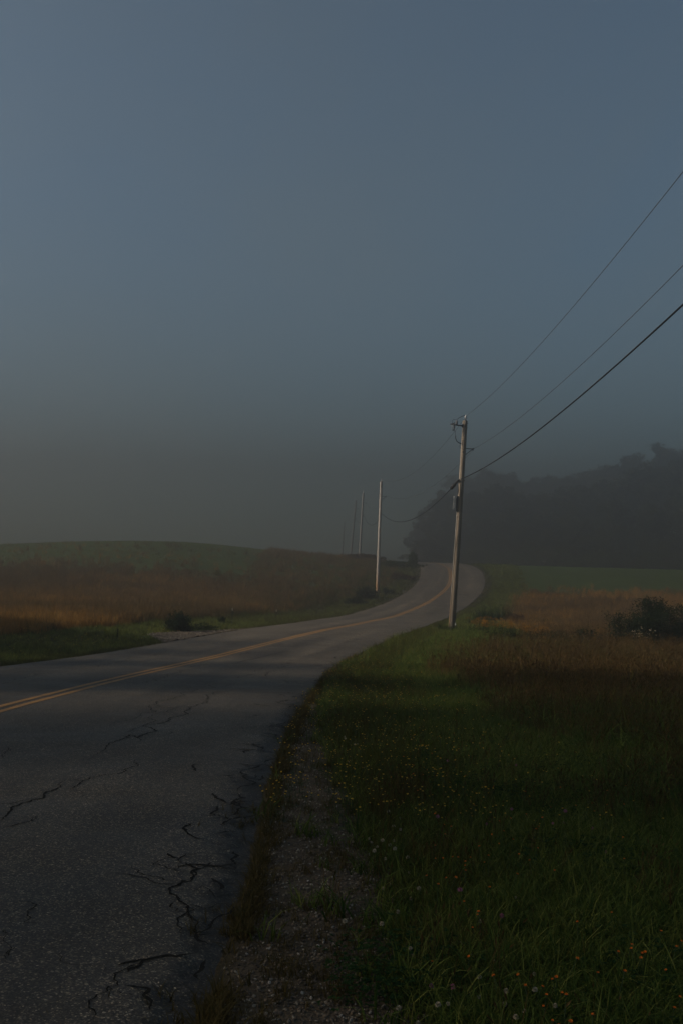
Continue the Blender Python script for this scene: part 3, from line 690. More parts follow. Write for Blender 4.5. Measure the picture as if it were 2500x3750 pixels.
def far_fields():
    # verges along both sides further on
    n = 26000; y = rnd_area(n, 18, 128, 1.0); side = rng.random(n) < .5
    x = np.where(side, road_x(y) - HALF_L - rng.uniform(.02, 7.5, n), road_x(y) + HALF_R + rng.uniform(.02, 7, n))
    d, tl, tr, gr, green, past = zones(x, y); off = np.where(side, tl, tr)
    k = in_view(x, y) & (rng.random(n) < green) & ~in_poly(x, y, DRIVE_PTS) & (side | (y > 38)); x, y, off, side = x[k], y[k], off[k], side[k]
    far = (.55 + .5*sstep(20, 70, y))*(.35 + .65*sstep(0, 1.2, off))
    w = rng.random(len(x)) < np.where(off < .8, .85, np.where(side & (y > 52), .6, .22)); put('verge_grass', T_farm, x[w], y[w], .7, 1.2, smul=far[w])
    put('verge_grass', T_farg, x[~w], y[~w], .7, 1.25, smul=far[~w])
    # left dry field
    n = 30000; y = rnd_area(n, 34, 112, 1.0); x = -rng.uniform(-.12, .40, n)*y
    d, tl, tr, gr, green, past = zones(x, y); k = in_view(x, y) & (tl > 2) & (rng.random(n) < (1 - green)*(1 - .93*past)); x, y = x[k], y[k]
    front = np.exp(-((y - 40 + .25*(x + 12))/9)**2)
    pick = fbm(x*.12, y*.2, 82) + rng.normal(0, .3, len(x)) + .8*front*(x < -4) - .25
    grn = (rng.random(len(x)) < .12 + .6*sstep(-10, 2, x))
    a = (pick > .15) & ~grn; put('dry_grass', T_faro, x[a], y[a], .5, .9)
    b = (pick <= .15) & (pick > -.35) & ~grn; put('dry_grass', T_fard, x[b], y[b], .7, 1.1)
    c = (pick <= -.35) & ~grn; put('dry_grass', T_farb, x[c], y[c], .7, 1.1)
    put('dry_grass', T_farm, x[grn], y[grn], .9, 1.7)
    # right dry field beyond the wet strip
    n = 12000; y = rnd_area(n, 50, 104, 1.0); x = rng.uniform(.10, .41, n)*y
    d, tl, tr, gr, green, past = zones(x, y); k = in_view(x, y) & (tr > 3) & (rng.random(n) < (1 - green)*(1 - past)); x, y = x[k], y[k]
    pick = fbm(x*.15, y*.2, 84) + rng.normal(0, .3, len(x)) + .5*sstep(70, 92, y)
    a = pick > .35; put('dry_grass', T_faro, x[a], y[a], .6, 1.0)
    b = (pick <= .35) & (pick > -.3); put('dry_grass', T_fard, x[b], y[b], .7, 1.1)
    c = pick <= -.3; put('dry_grass', T_farb, x[c], y[c], .7, 1.1)
    # hill pasture: short sparse cover that gives the skyline a soft edge
    n = 9000; y = rnd_area(n, 95, 165, 1.0); x = -rng.uniform(-.06, .42, n)*y; k = in_view(x, y) & (x - road_x(y) < -HALF_L - 3)
    put('hill_grass', T_farg, x[k], y[k], .3, .55)
    # brush on the bank left of the bend
    n = 2600; y = rng.uniform(84, 150, n); x = rng.uniform(-9, 9, n); k = (x - road_x(y) < -HALF_L - 2.6); 
    put('bank_brush', T_farb + T_farg + T_fard, x[k], y[k], .7, 1.2)
    # loose stones on the driveway
    n = 2600; P = np.array(DRIVE_PTS); x = rng.uniform(P[:, 0].min(), P[:, 0].max(), n); y = rng.uniform(P[:, 1].min(), P[:, 1].max(), n); k = in_poly(x, y, DRIVE_PTS)
    x, y = x[k], y[k]; z = np.maximum(ground_z(x, y) + .03, road_z(y) - .03)
    scatter('driveway_gravel', PEB, np.stack([x, y, z], -1), rng.normal(0, .5, (len(x), 3)), rng.uniform(.012, .035, len(x)))
far_fields()

# ------------------------------------------------------------------ flowers, one object each
def flower_mesh(kind, seed):
    r = random.Random(seed); m = MB()
    h = dict(white=.13, red=.17, hawk=.21, yellow=.20)[kind]*r.uniform(.85, 1.1)
    bx, by = r.uniform(-.03, .03), r.uniform(-.03, .03)
    m.tube([(0, 0, 0), (bx*.4, by*.4, h*.5), (bx, by, h)], [.0018, .0015, .0013], 5, 0)
    if kind in ('white', 'red'):
        rad = .0105 if kind == 'white' else .012
        for k in range(46):                                   # many small florets round a ball
            t = math.acos(1 - 1.75*(k+.5)/46); a = k*2.399
            dv = Vector((math.sin(t)*math.cos(a), math.sin(t)*math.sin(a), math.cos(t)*.9)); c = Vector((bx, by, h))
            sd = dv.cross(Vector((.3, .2, 1))).normalized()*.0026; p = c + dv*rad*.35; q = c + dv*rad*r.uniform(.95, 1.2)
            m.add([p - sd*.5, p + sd*.5, q + sd, q + dv*.002, q - sd], [(0, 1, 2, 3, 4)], 1)
        for j in range(3):
            a = j*2.1 + r.uniform(0, 6); L = .014; c = Vector((bx*.3, by*.3, h*.35)); dv = Vector((math.cos(a), math.sin(a), .3)); sd = Vector((-dv.y, dv.x, 0))*.6
            m.add([c, c + (dv*.6 + sd)*L, c + dv*1.3*L, c + (dv*.6 - sd)*L], [(0, 1, 2, 3)], 0)
    else:
        n = 18; rad = .0105
        for ring, (rr, up) in enumerate(((rad*.9, .45), (rad*.7, 1.1))):
            for k in range(n):
                a = 6.283*k/n + ring*.17; dv = Vector((math.cos(a), math.sin(a), up)); sd = Vector((-math.sin(a), math.cos(a), 0))*rr*.16; c = Vector((bx, by, h))
                m.add([c, c + dv*rr*.6 - sd, c + dv*rr, c + dv*rr*.6 + sd], [(0, 1, 2, 3)], 1)
        m.lathe([(.0015, -.008), (.0035, -.004), (.003, 0)], (bx, by, h), (0, 0, 1), 7, 0)
        for j in range(4):
            a = j*1.57 + r.uniform(0, .6); L = r.uniform(.04, .06); dv = Vector((math.cos(a), math.sin(a), .25)); sd = Vector((-dv.y, dv.x, 0))*.1
            m.add([Vector((0, 0, .005)), (dv*.5 + sd)*L, dv*L, (dv*.5 - sd)*L], [(0, 1, 2, 3)], 0)
    pm = dict(white='fl_white', red='fl_pink', hawk='fl_orange', yellow='fl_yellow')[kind]
    return m.mesh(dict(white='white_clover', red='red_clover', hawk='orange_hawkweed', yellow='yellow_hawkweed')[kind], [MAT['stem'], MAT[pm]], True)
def flowers(kind, name, table, label):
    ms = [flower_mesh(kind, i) for i in range(4)]
    for i, (x, y) in enumerate(table):
        o = bpy.data.objects.new(name, ms[i % 4]); C.objects.link(o)
        o.location = (x, y, float(ground_z(x, y)) - .005); o.rotation_euler = (random.gauss(0, .16), random.gauss(0, .16), random.uniform(0, 6.28)); s = random.uniform(.65, .95); o.scale = (s, s, s)
        tag(o, *label(x, y))
def lab_white(x, y):
    if y > 6.2: return 'small white clover head in the loose drift beside the gravel shoulder, mid distance', 'clover', 'white clover heads drifting along the gravel edge'
    if x - road_x(y) - HALF_R < .95: return 'white clover head close to the gravel edge of the near verge', 'clover', 'white clover heads near the gravel in the foreground'
    return 'larger round white clover head deep in the near green grass', 'clover', 'white clover heads in the near grass'
def lab_red(x, y):
    if y < 5.3: return 'dusky pink clover head in the nearest grass beside white clover', 'clover', 'pink clover heads in the nearest grass'
    return 'small dusky pink clover head further up the green verge', 'clover', 'pink clover heads up the verge'
def lab_hawk(x, y):
    if y < 4.6 and x > .55: return 'orange hawkweed bloom in the bright scatter at the lower right corner', 'wildflower', 'orange hawkweed blooms in the lower right corner'
    if y < 6.0: return 'orange hawkweed bloom in the middle of the near verge', 'wildflower', 'orange hawkweed blooms in the near verge'
    return 'tiny orange hawkweed bloom further up the dark verge grass', 'wildflower', 'orange hawkweed blooms further up the verge'
flowers('white', 'white_clover', WHITE_CLOVER, lab_white)
flowers('red', 'red_clover', RED_CLOVER, lab_red)
flowers('hawk', 'orange_hawkweed', HAWKWEED, lab_hawk)
def yellow_specks():
    n = 7000; y = rnd_area(n, 6.5, 34, 1.0); x = road_x(y) + HALF_R + np.abs(rng.normal(1.0, .8, n)); k = in_view(x, y) & (zones(x, y)[4] > .4); x, y = x[k][:1500], y[k][:1500]
    put('yellow_hawkweed', [flower_mesh('yellow', 40 + i) for i in range(3)], x, y, .6, 1.1)
    n = 900; y = rng.uniform(20, 38, n); x = road_x(y) - HALF_L - rng.uniform(.8, 6, n); k = in_view(x, y) & (fbm(x*.8, y*.8, 91) > .1)
    put('yellow_hawkweed', [flower_mesh('yellow', 50 + i) for i in range(3)], x[k], y[k], 1.0, 1.9)
yellow_specks()

# ------------------------------------------------------------------ bushes and plants
def leafball(m, c, rad, n, leaf, r, mi=0, shell=.55):
    """n leaf faces spread through an uneven ellipsoid"""
    for k in range(n):
        v = Vector((r.gauss(0, 1), r.gauss(0, 1), r.gauss(0, 1))).normalized(); q = shell + (1 - shell)*r.random() if r.random() < .75 else r.random()
        p = Vector(c) + Vector((v.x*rad[0], v.y*rad[1], v.z*rad[2]))*q*r.uniform(.9, 1.08)
        a = Vector((r.gauss(0, 1), r.gauss(0, 1), r.gauss(0, .7))).normalized(); b = a.cross(Vector((r.gauss(0, 1), r.gauss(0, 1), r.gauss(0, 1)))).normalized()
        L = leaf*r.uniform(.6, 1.3)
        m.add([p - a*L, p + b*L*.45, p + a*L, p - b*L*.45], [(0, 1, 2, 3)], mi)
def bush(x, y, w, h, n, leaf, mat, label, seed, deep=None, group=None, dz=0):
    r = random.Random(seed); root = empty('bush', (x, y, float(ground_z(x, y)) + dz)); tag(root, label, 'bush', group)
    st = MB(); fo = MB(); deep = deep or w
    for k in range(max(9, int(9*w))):
        px, py = r.gauss(0, .34)*w*.7, r.gauss(0, .30)*deep*.7; ph = h*(1 - .5*min(1, abs(px)/(w*.55)))*r.uniform(.4, 1.08)
        st.tube([(px*.3, py*.3, -.05), (px*.7, py*.7, ph*.5), (px, py, ph*.9)], [.014, .01, .004], 5)
        leafball(fo, (px, py, ph*.55), (w*.19, deep*.19, ph*.5), n//max(9, int(9*w)), leaf, r)
        for j in range(6):
            q = Vector((px + r.gauss(0, .1)*w, py + r.gauss(0, .1)*deep, ph*.9)); leafball(fo, q, (.07*w, .07*w, .20*h), n//300 + 3, leaf*.9, r, shell=.2)
    st.build('stem', MAT['bark'], root); fo.build('foliage', mat, root, smooth=False)
    return root
bush(-6.65, 40.8, 1.15, .95, 2600, .045, MAT['leaf_bush'], 'round dark bush behind the gravel patch at the left roadside', 1)
bush(-5.8, 42.3, 1.5, .38, 1500, .04, MAT['leaf_bush'], 'low dark shrub added in place of the spreading shade right of the round bush', 2)  # added shrub, stands in for the shade spreading beside the round bush
bush(-5.75, 49.0, .62, .42, 900, .045, MAT['leaf_bush'], 'small dark tuft bush beside the pale tipped fence post', 3)
bush(2.35, 86.5, 1.9, 1.25, 2400, .075, MAT['leaf_bush'], 'taller dark bush touching the foot of the sunlit pale pole', 4)
bush(1.35, 81.5, 1.8, .75, 1700, .07, MAT['leaf_bush'], 'lower dark bush left of the sunlit pole, nearest the road', 5)
bush(4.35, 91.5, 1.2, .8, 900, .07, MAT['leaf_bush'], 'small dark shrub right behind the foot of the sunlit pole', 6)
bush(14.6, 45.6, 4.4, 2.05, 9000, .055, MAT['leaf_bush'], 'broad dark rounded bush at the right edge of the dry field', 7, deep=2.2)
bush(6.2, 104, 2.6, .7, 1800, .11, MAT['leaf_red'], 'russet brush clump on the bank left of the bend', 8)
bush(9.0, 121.5, 1.3, 1.7, 900, .11, MAT['leaf_crest'], 'small upright green shrub where the road tops the crest', 9)
bush(6.6, 118, 4.4, .8, 2600, .12, MAT['leaf_crest'], 'wide low green brush on the bank below the crest shrub', 10)
bush(3.0, 128, 5.0, .8, 2600, .13, MAT['leaf_red'], 'dim russet brush around the foot of the grey pole', 12)
bush(9.4, 43.2, 3.0, .6, 1600, .045, MAT['leaf_bush'], 'low dark weeds in the shade below the goldenrod', 13)
bush(7.2, 41.5, 2.4, .5, 1500, .045, MAT['leaf_bush'], 'dark low weeds between the near pole and the goldenrod', 14)
bush(11.2, 63, 1.8, .8, 1500, .06, MAT['leaf_red'], 'reddish brown weeds right behind the dark reeds', 15)

def blade_plant(name, x, y, label, cat, mat, n, h0, h1, w, spread, lean, curl, seed, group=None):
    root = empty(name, (x, y, float(ground_z(x, y)))); tag(root, label, cat, group)
    r = random.Random(seed)
    blades(n, h0, h1, w, spread, lean, curl, seed, segs=4).build('leaf', mat, root, smooth=False)
    return root
blade_plant('weed_clump', 5.25, 46.9, 'dark leafy weeds growing round the foot of the near pole', 'weeds', MAT['reed'], 260, .3, .62, .035, .55, .35, .6, 31)
blade_plant('weed_clump', 6.35, 46.0, 'dark weeds just right of the near pole foot', 'weeds', MAT['reed'], 200, .2, .45, .035, .5, .4, .6, 32)
blade_plant('reed_clump', 9.3, 62.5, 'dark spiky reeds left in the wet hollow beside the bend', 'reeds', MAT['reed'], 190, .7, 1.35, .035, .8, .28, .3, 33)
blade_plant('reed_clump', 10.6, 64.0, 'tallest dark spiky reeds in the middle of the wet hollow', 'reeds', MAT['reed'], 200, .8, 1.5, .035, .8, .25, .3, 34)
blade_plant('reed_clump', 13.4, 64.0, 'sparse dark reeds at the right end of the wet hollow', 'reeds', MAT['reed'], 150, .5, 1.0, .035, 1.1, .25, .3, 35)
blade_plant('reed_clump', 8.2, 58.0, 'short reeds on the green bank above the goldenrod', 'reeds', MAT['reed'], 110, .4, .8, .03, .7, .3, .4, 36)

def goldenrod_parts(seed):
    r = random.Random(seed); s = MB(); fl = MB()
    for k in range(7):
        px, py = r.gauss(0, .12), r.gauss(0, .12); h = r.uniform(.45, .75); lx, ly = r.gauss(0, .08), r.gauss(0, .08)
        s.tube([(px, py, 0), (px + lx*.4, py + ly*.4, h*.6), (px + lx, py + ly, h)], [.005, .004, .002], 5)
        for j in range(6):
            a = r.uniform(0, 6.28); z = h*r.uniform(.2, .8); s.add([(px, py, z), (px + .06*math.cos(a) - .008*math.sin(a), py + .06*math.sin(a) + .008*math.cos(a), z + .03), (px + .11*math.cos(a), py + .11*math.sin(a), z + .02), (px + .06*math.cos(a) + .008*math.sin(a), py + .06*math.sin(a) - .008*math.cos(a), z + .03)], [(0, 1, 2, 3)])
        for j in range(5):
            a = r.uniform(0, 6.28); L = r.uniform(.06, .13)
            c = Vector((px + lx + math.cos(a)*L*.6, py + ly + math.sin(a)*L*.6, h + r.uniform(-.06, .05)))
            leafball(fl, c, (L*.55, L*.55, .03), 16, .011, r, shell=.1)
    return s.mesh('stem', MAT['leaf_bush'], False), fl.mesh('bloom', MAT['fl_gold'], False)
GR = [goldenrod_parts(i) for i in range(4)]
gk = random.Random(5); gpos = []
for i in range(40):
    t = (i + .5)/40; x = 6.35 + 3.3*t + gk.gauss(0, .12); y = 46.6 - 1.4*t + gk.gauss(0, .45)
    gpos.append((x, y))
for i, (x, y) in enumerate(gpos):
    if i in (12, 13, 25): continue
    root = empty('goldenrod', (x, y, float(ground_z(x, y))), (0, 0, gk.uniform(0, 6.28))); s = gk.uniform(.75, 1.1); root.scale = (s, s, s)
    tag(root, 'goldenrod plant with dull orange yellow plumes in the strip right of the near pole', 'goldenrod', 'goldenrod plants right of the near pole')
    for nm, me in zip(('stem', 'bloom'), GR[i % 4]):
        o = bpy.data.objects.new(nm, me); C.objects.link(o); o.parent = root
for x, y, lab in ((12.05, 45.4, 'lone goldenrod with a small flat plume between the strip and the broad bush'),):
    root = empty('goldenrod', (x, y, float(ground_z(x, y)))); tag(root, lab, 'goldenrod')
    for nm, me in zip(('stem', 'bloom'), GR[1]):
        o = bpy.data.objects.new(nm, me); C.objects.link(o); o.parent = root
def aster(x, y, n, w, label, seed):
    r = random.Random(seed); root = empty('aster', (x, y, float(ground_z(x, y)))); tag(root, label, 'aster'); s = MB(); fl = MB()
    for k in range(n):
        px, py, h = r.gauss(0, w), r.gauss(0, .15), r.uniform(.42, .85)
        s.tube([(px*.5, py*.5, 0), (px*.8, py, h*.6), (px, py, h)], [.006, .004, .002], 5)
        leafball(s, (px*.8, py, h*.5), (.08, .08, h*.35), 14, .03, r)
        for j in range(3): leafball(fl, (px + r.gauss(0, .04), py + r.gauss(0, .04), h + r.gauss(0, .02)), (.03, .03, .015), 12, .012, r, shell=.1)
    s.build('stem', MAT['leaf_bush'], root, smooth=False); fl.build('bloom', MAT['fl_cream'], root, smooth=False)
aster(13.25, 44.1, 11, .13, 'pale cream flower heads left in front of the broad dark bush', 3)
aster(13.85, 44.0, 8, .14, 'pale cream flower heads right in front of the broad dark bush', 4)

# ------------------------------------------------------------------ fence posts
def fence_post(x, y, h, label, tip=True, lean=0.0):
    root = empty('fence_post', (x, y, float(ground_z(x, y)) - .1), (0, lean, .3)); tag(root, label, 'fence post', 'fence posts along the fields')
    m = MB(); m.box((0, 0, h*.5), (.05, .008, h)); m.box((0, .022, h*.5), (.007, .04, h))
    for k in range(int(h/.09)): m.box((0, -.008, .2 + k*.085), (.02, .008, .012))
    m.build('shaft', MAT['post'], root, smooth=False)
    if tip:
        t = MB(); t.box((0, 0, h + .075), (.054, .011, .15)); t.box((0, .022, h + .075), (.010, .044, .15)); t.build('painted_tip', MAT['post_tip'], root, smooth=False)
fence_post(-5.45, 50.6, .78, 'thin metal fence post with a pale tip right of the round bush')
fence_post(-3.70, 58.4, .60, 'slim fence post with a pale tip, second along the left roadside', lean=.02)
fence_post(-1.45, 65.2, .55, 'dull short fence post nearest the sunlit pole', tip=False, lean=-.04)
fence_post(-8.0, 35.8, .52, 'dark short fence post in the green verge left of the gravel', tip=False, lean=.03)
fence_post(26.2, 77, .85, 'faint pale fence post in the dry field at the right edge')

# ------------------------------------------------------------------ utility poles
def shaft_mesh(L, r0, r1, mat, seed):
    r = random.Random(seed); m = MB(); n = 24; k = 26
    for i in range(k + 1):
        t = i/k; rad = r0 + (r1 - r0)*t; ox = .018*math.sin(t*3.1 + seed); oy = .015*math.sin(t*2.3 + 2*seed)
        for j in range(n):
            a = 2*math.pi*j/n; rr = rad*(1 + .018*math.sin(3*a + seed) + r.uniform(-.008, .008))
            m.v.append((ox + rr*math.cos(a), oy + rr*math.sin(a), L*t))
    for i in range(k):
        for j in range(n): m.f.append((i*n+j, i*n+(j+1) % n, (i+1)*n+(j+1) % n, (i+1)*n+j)); m.m.append(0)
    m.f.append(tuple(k*n+j for j in range(n))); m.m.append(0)
    return m
def pin_insulator(m_pin, m_ins, x, y, z):
    m_pin.tube([(x, y, z - .30), (x, y, z + .12)], .016, 8)
    m_ins.lathe([(.02, 0), (.055, .01), (.062, .03), (.035, .05), (.036, .07), (.07, .085), (.074, .105), (.045, .125), (.028, .145), (.03, .17), (.024, .19)], (x, y, z + .06), (0, 0, 1), 16)

def pole(base, top, r0, r1, mat, label, seed, simple=False):
    """leaning wood pole from base to top with pin insulator, neutral bracket and bolts; local z runs up the shaft"""
    b = Vector(base); t = Vector(top); ax = (t - b); L = ax.length
    root = empty('utility_pole', b); root.rotation_mode = 'QUATERNION'
    root.rotation_quaternion = Vector((0, 0, 1)).rotation_difference(ax.normalized())
    tag(root, label, 'utility pole', 'utility poles along the road')
    m = shaft_mesh(L + .4, r0, r1, mat, seed)
    for i, q in enumerate(m.v): m.v[i] = (q[0], q[1], q[2] - .4)
    m.build('shaft', mat, root)
    p = MB(); ins = MB(); pin_insulator(p, ins, 0, -.06, L + .03)
    p.box((0, -r1 - .012, L - .16), (.05, .02, .36)); p.build('insulator_pin', MAT['iron'], root); ins.build('insulator', MAT['porcelain'], root)
    if not simple:
        br = MB(); zb = L - 1.36
        br.tube([(r1, 0, zb), (.46, 0, zb - .01)], .022, 7); br.tube([(r1 + .01, 0, zb - .29), (.28, 0, zb - .16), (.46, 0, zb - .01)], .018, 7)
        br.build('neutral_bracket', MAT['iron'], root)
        sp = MB(); sp.lathe([(.02, -.06), (.045, -.05), (.045, -.025), (.025, -.012), (.025, .012), (.045, .025), (.045, .05), (.02, .06)], (.47, 0, zb - .02), (0, 0, 1), 12); sp.build('spool', MAT['polymer'], root)
    bo = MB()
    for zz, a in ((L - .12, .2), (L - .34, .25), (L - 1.37, 2.9), (L - 1.66, .1), (L - 2.95, .0), (L - 2.95, 3.1), (L*.42, -1.6), (L*.52, -1.2)):
        rr = r0 + (r1 - r0)*zz/L; d = Vector((math.cos(a), math.sin(a), 0)); bo.tube([d*rr*.9 + Vector((0, 0, zz)), d*(rr + .035) + Vector((0, 0, zz))], .016, 7)
    bo.build('bolt', MAT['iron'], root)
    return root, L

P1b, P1t = (5.46, 47.9, -1.85), (5.94, 47.9, 8.54)
p1, L1 = pole(P1b, P1t, .165, .118, MAT['wood_brown'], 'near brown weathered utility pole leaning right with grey box and switchgear', 1)
q1 = p1.rotation_quaternion.inverted(); o1 = Vector(P1b)
def loc(x, z, dy=0.0): return q1 @ (Vector((x, 47.9 + dy, z)) - o1)
def p1parts():
    pts = lambda l: [loc(*q) for q in l]
    m = MB(); m.tube(pts([(5.80, 8.27, -.10), (5.60, 8.28, -.14), (5.34, 8.31, -.14)]), [.038, .03, .022], 8); m.box(loc(5.80, 8.27, -.10), (.06, .06, .16)); m.build('cutout_arm', MAT['iron'], p1)
    m = MB(); c0, c1 = loc(5.365, 8.38, -.16), loc(5.385, 8.10, -.16); ax = (c1 - c0)
    m.lathe([(.022, 0), (.03, .02), (.05, .03), (.03, .045), (.03, .06), (.08, .075), (.03, .09), (.03, .12), (.08, .135), (.03, .15), (.03, .18), (.08, .195), (.03, .21), (.03, .24), (.05, .25), (.022, .28)], c0, ax, 14); m.build('cutout_insulator', MAT['polymer'], p1)
    m = MB(); m.tube(pts([(5.235, 8.30, -.17), (5.285, 8.15, -.17), (5.335, 8.03, -.17)]), .017, 8); m.build('fuse_tube', MAT['fibre'], p1)
    m = MB(); m.box(loc(5.26, 8.33, -.16), (.15, .06, .06)); m.tube(pts([(5.18, 8.34, -.16), (5.25, 8.30, -.17)]), .014, 6); m.tube(pts([(5.30, 8.03, -.17), (5.40, 8.06, -.16)]), .03, 7); m.tube(pts([(5.30, 8.36, -.16), (5.40, 8.41, -.16)]), .022, 7); m.build('cutout_hinge', MAT['iron'], p1)
    m = MB(); m.lathe([(.02, 0), (.06, .01), (.068, .03), (.045, .04), (.068, .06), (.045, .08), (.068, .10), (.045, .12), (.068, .14), (.045, .16), (.06, .18), (.02, .20), (.012, .24)], loc(5.49, 8.32, -.14), (0, 0, 1), 14); m.build('surge_arrester', MAT['polymer'], p1)
    m = MB(); m.tube(pts([(5.96, 8.80, -.06), (5.80, 8.76, -.08), (5.62, 8.66, -.12), (5.50, 8.56, -.14)]), .014, 7)
    m.tube(pts([(5.49, 8.55, -.14), (5.44, 8.54, -.14), (5.38, 8.57, -.15), (5.32, 8.56, -.16), (5.29, 8.50, -.16), (5.29, 8.38, -.16)]), .010, 7)
    m.tube(pts([(5.40, 8.05, -.16), (5.435, 7.95, -.16), (5.44, 7.85, -.15), (5.455, 7.74, -.14)]), .011, 7)
    m.tube(pts([(5.455, 7.76, -.14), (5.46, 7.66, -.14), (5.51, 7.52, -.13), (5.60, 7.44, -.13), (5.75, 7.38, -.13)]), .022, 8)
    m.tube(pts([(5.70, 7.38, -.13), (5.65, 7.30, -.13), (5.66, 7.22, -.13), (5.74, 7.20, -.13)]), .007, 6)
    m.tube(pts([(5.79, 7.56, -.13), (5.88, 7.55, -.14), (5.95, 7.43, -.13), (5.98, 7.22, -.10)]), .006, 6); m.build('jumper_wire', MAT['rubber'], p1)
    m = MB(); m.tube(pts([(5.74, 7.14, -.13), (5.86, 7.115, -.14), (5.98, 7.15, -.10)]), .009, 6); m.build('neutral_tie', MAT['iron'], p1)
    m = MB(); m.box(loc(5.475, 4.47, -.13), (.11, .09, .60)); m.lathe([(.055, 0), (.055, .02), (.02, .05)], loc(5.475, 4.77, -.13), (0, 0, 1), 12); m.build('grey_box', MAT['fibre'], p1, smooth=False)
    m = MB(); m.tube(pts([(5.60, 5.50, -.13), (5.64, 5.36, -.15), (5.645, 5.1, -.15), (5.62, 4.85, -.15), (5.57, 4.7, -.13), (5.565, 4.25, -.13), (5.60, 4.05, -.12)]), .014, 7); m.build('drop_cable', MAT['rubber'], p1)
    m = MB(); m.box(loc(5.60, 4.45, -.11), (.06, .06, .75)); m.build('box_mount', MAT['iron'], p1, smooth=False)
    m = MB()
    for k in range(30):
        t = k/30; z0 = .0 + t*(L1 - 1.0); rr = .165 + (.118 - .165)*z0/L1 + .004; z1 = z0 + (L1 - 1.0)/30
        rr1 = .165 + (.118 - .165)*z1/L1 + .004; d = Vector((math.cos(3.75), math.sin(3.75), 0))
        m.tube([d*rr + Vector((0, 0, z0)), d*rr1 + Vector((0, 0, z1))], .014, 6, cap=False)
    m.build('ground_wire_moulding', MAT['wood_pale'], p1)
    m = MB(); m.box(loc(5.64, -1.40, -.16), (.05, .012, .13)); m.build('pole_tag', MAT['white'], p1, smooth=False)
    m = MB(); m.box(loc(5.84, 6.98, -.135), (.07, .03, .07)); m.build('bolt_plate', MAT['iron'], p1, smooth=False)
p1parts()

P2b, P2t = (3.48, 91.0, -1.55), (3.63, 91.0, 8.88)
p2, L2 = pole(P2b, P2t, .165, .115, MAT['wood_pale'], 'pale sunlit utility pole with an orange stained foot on the left verge', 2)
P3b, P3t = (2.62, 136.0, .30), (2.96, 136.0, 10.85)
p3, L3 = pole(P3b, P3t, .165, .115, MAT['wood_grey'], 'grey utility pole fading into fog, third along the line', 3)
P4b, P4t = (1.81, 174.0, 1.2), (2.51, 174.0, 12.04)
p4, L4 = pole(P4b, P4t, .165, .12, MAT['wood_dark'], 'faint slanting utility pole barely seen in fog, fourth along the line', 4)
P5b, P5t = (.40, 215.0, 1.0), (.70, 215.0, 9.6)
p5, L5 = pole(P5b, P5t, .16, .12, MAT['wood_dark'], 'farthest utility pole, a ghost almost lost in the fog', 5)
P0b, P0t = (6.3, 4.0, -.3), (6.4, 4.0, 10.1)
p0, L0 = pole(P0b, P0t, .165, .118, MAT['wood_brown'], 'brown utility pole standing beside the near verge, closest to the viewer', 6)
m = MB(); m.box((.0, -.13, L2 - .32), (.09, .04, .5)); m.build('bolt_plate', MAT['iron'], p2, smooth=False)

def line(name, nodes, sags, rad, mat, label, cat, group):
    pts = []
    for (a, b), sg in zip(zip(nodes[:-1], nodes[1:]), sags):
        n = 40
        for i in range(n):
            t = i/n; pts.append((a[0] + (b[0]-a[0])*t, a[1] + (b[1]-a[1])*t, a[2] + (b[2]-a[2])*t - 4*sg*t*(1-t)))
    pts.append(nodes[-1]); m = MB(); m.tube(pts, rad, 6); o = m.build(name, mat); tag(o, label, cat, group); return o
g_ = 'lines strung between the utility poles'
line('power_line', [(6.4, 4, 10.32), (6.0, 47.85, 8.79), (3.63, 91, 9.10), (2.98, 136, 11.05), (2.52, 174, 12.2), (.7, 215, 9.8)], [.85, 1.25, 1.1, 1.0, 1.0], .0085, MAT['bare'], 'thin topmost power line running pole top to pole top', 'wire', g_)
line('neutral_wire', [(6.85, 4, 9.1), (6.43, 47.9, 7.2), (4.08, 91, 7.62), (3.4, 136, 9.5), (2.95, 174, 10.7), (1.1, 215, 8.4)], [.85, 1.15, 1.1, 1.0, 1.0], .0085, MAT['bare'], 'thin middle wire held off the poles by small brackets', 'wire', g_)
cable = line('communication_cable', [(6.2, 4, 7.7), (5.66, 47.75, 5.61), (3.78, 90.86, 5.85), (3.05, 135.86, 7.8), (2.6, 173.86, 9.0), (.9, 214.9, 6.6)], [.85, 1.3, 1.2, 1.0, 1.0], .021, MAT['rubber'], 'thick black communication cable slung lowest on the poles', 'cable', g_)
m = MB()
a = Vector((5.64, 47.74, 5.585)); dv = (Vector((5.42, 51.5, 5.13)) - a).normalized()
dd = Vector((-.30, .9, -.40)).normalized()
m.tube([a, a + dd*.1, a + dd*.32, a + dd*.5], [.045, .05, .06, .07], 8); m.tube([a + dd*.5, a + dd*.85], [.095, .09], 8)
m.build('cable_splice', MAT['rubber'], cable)

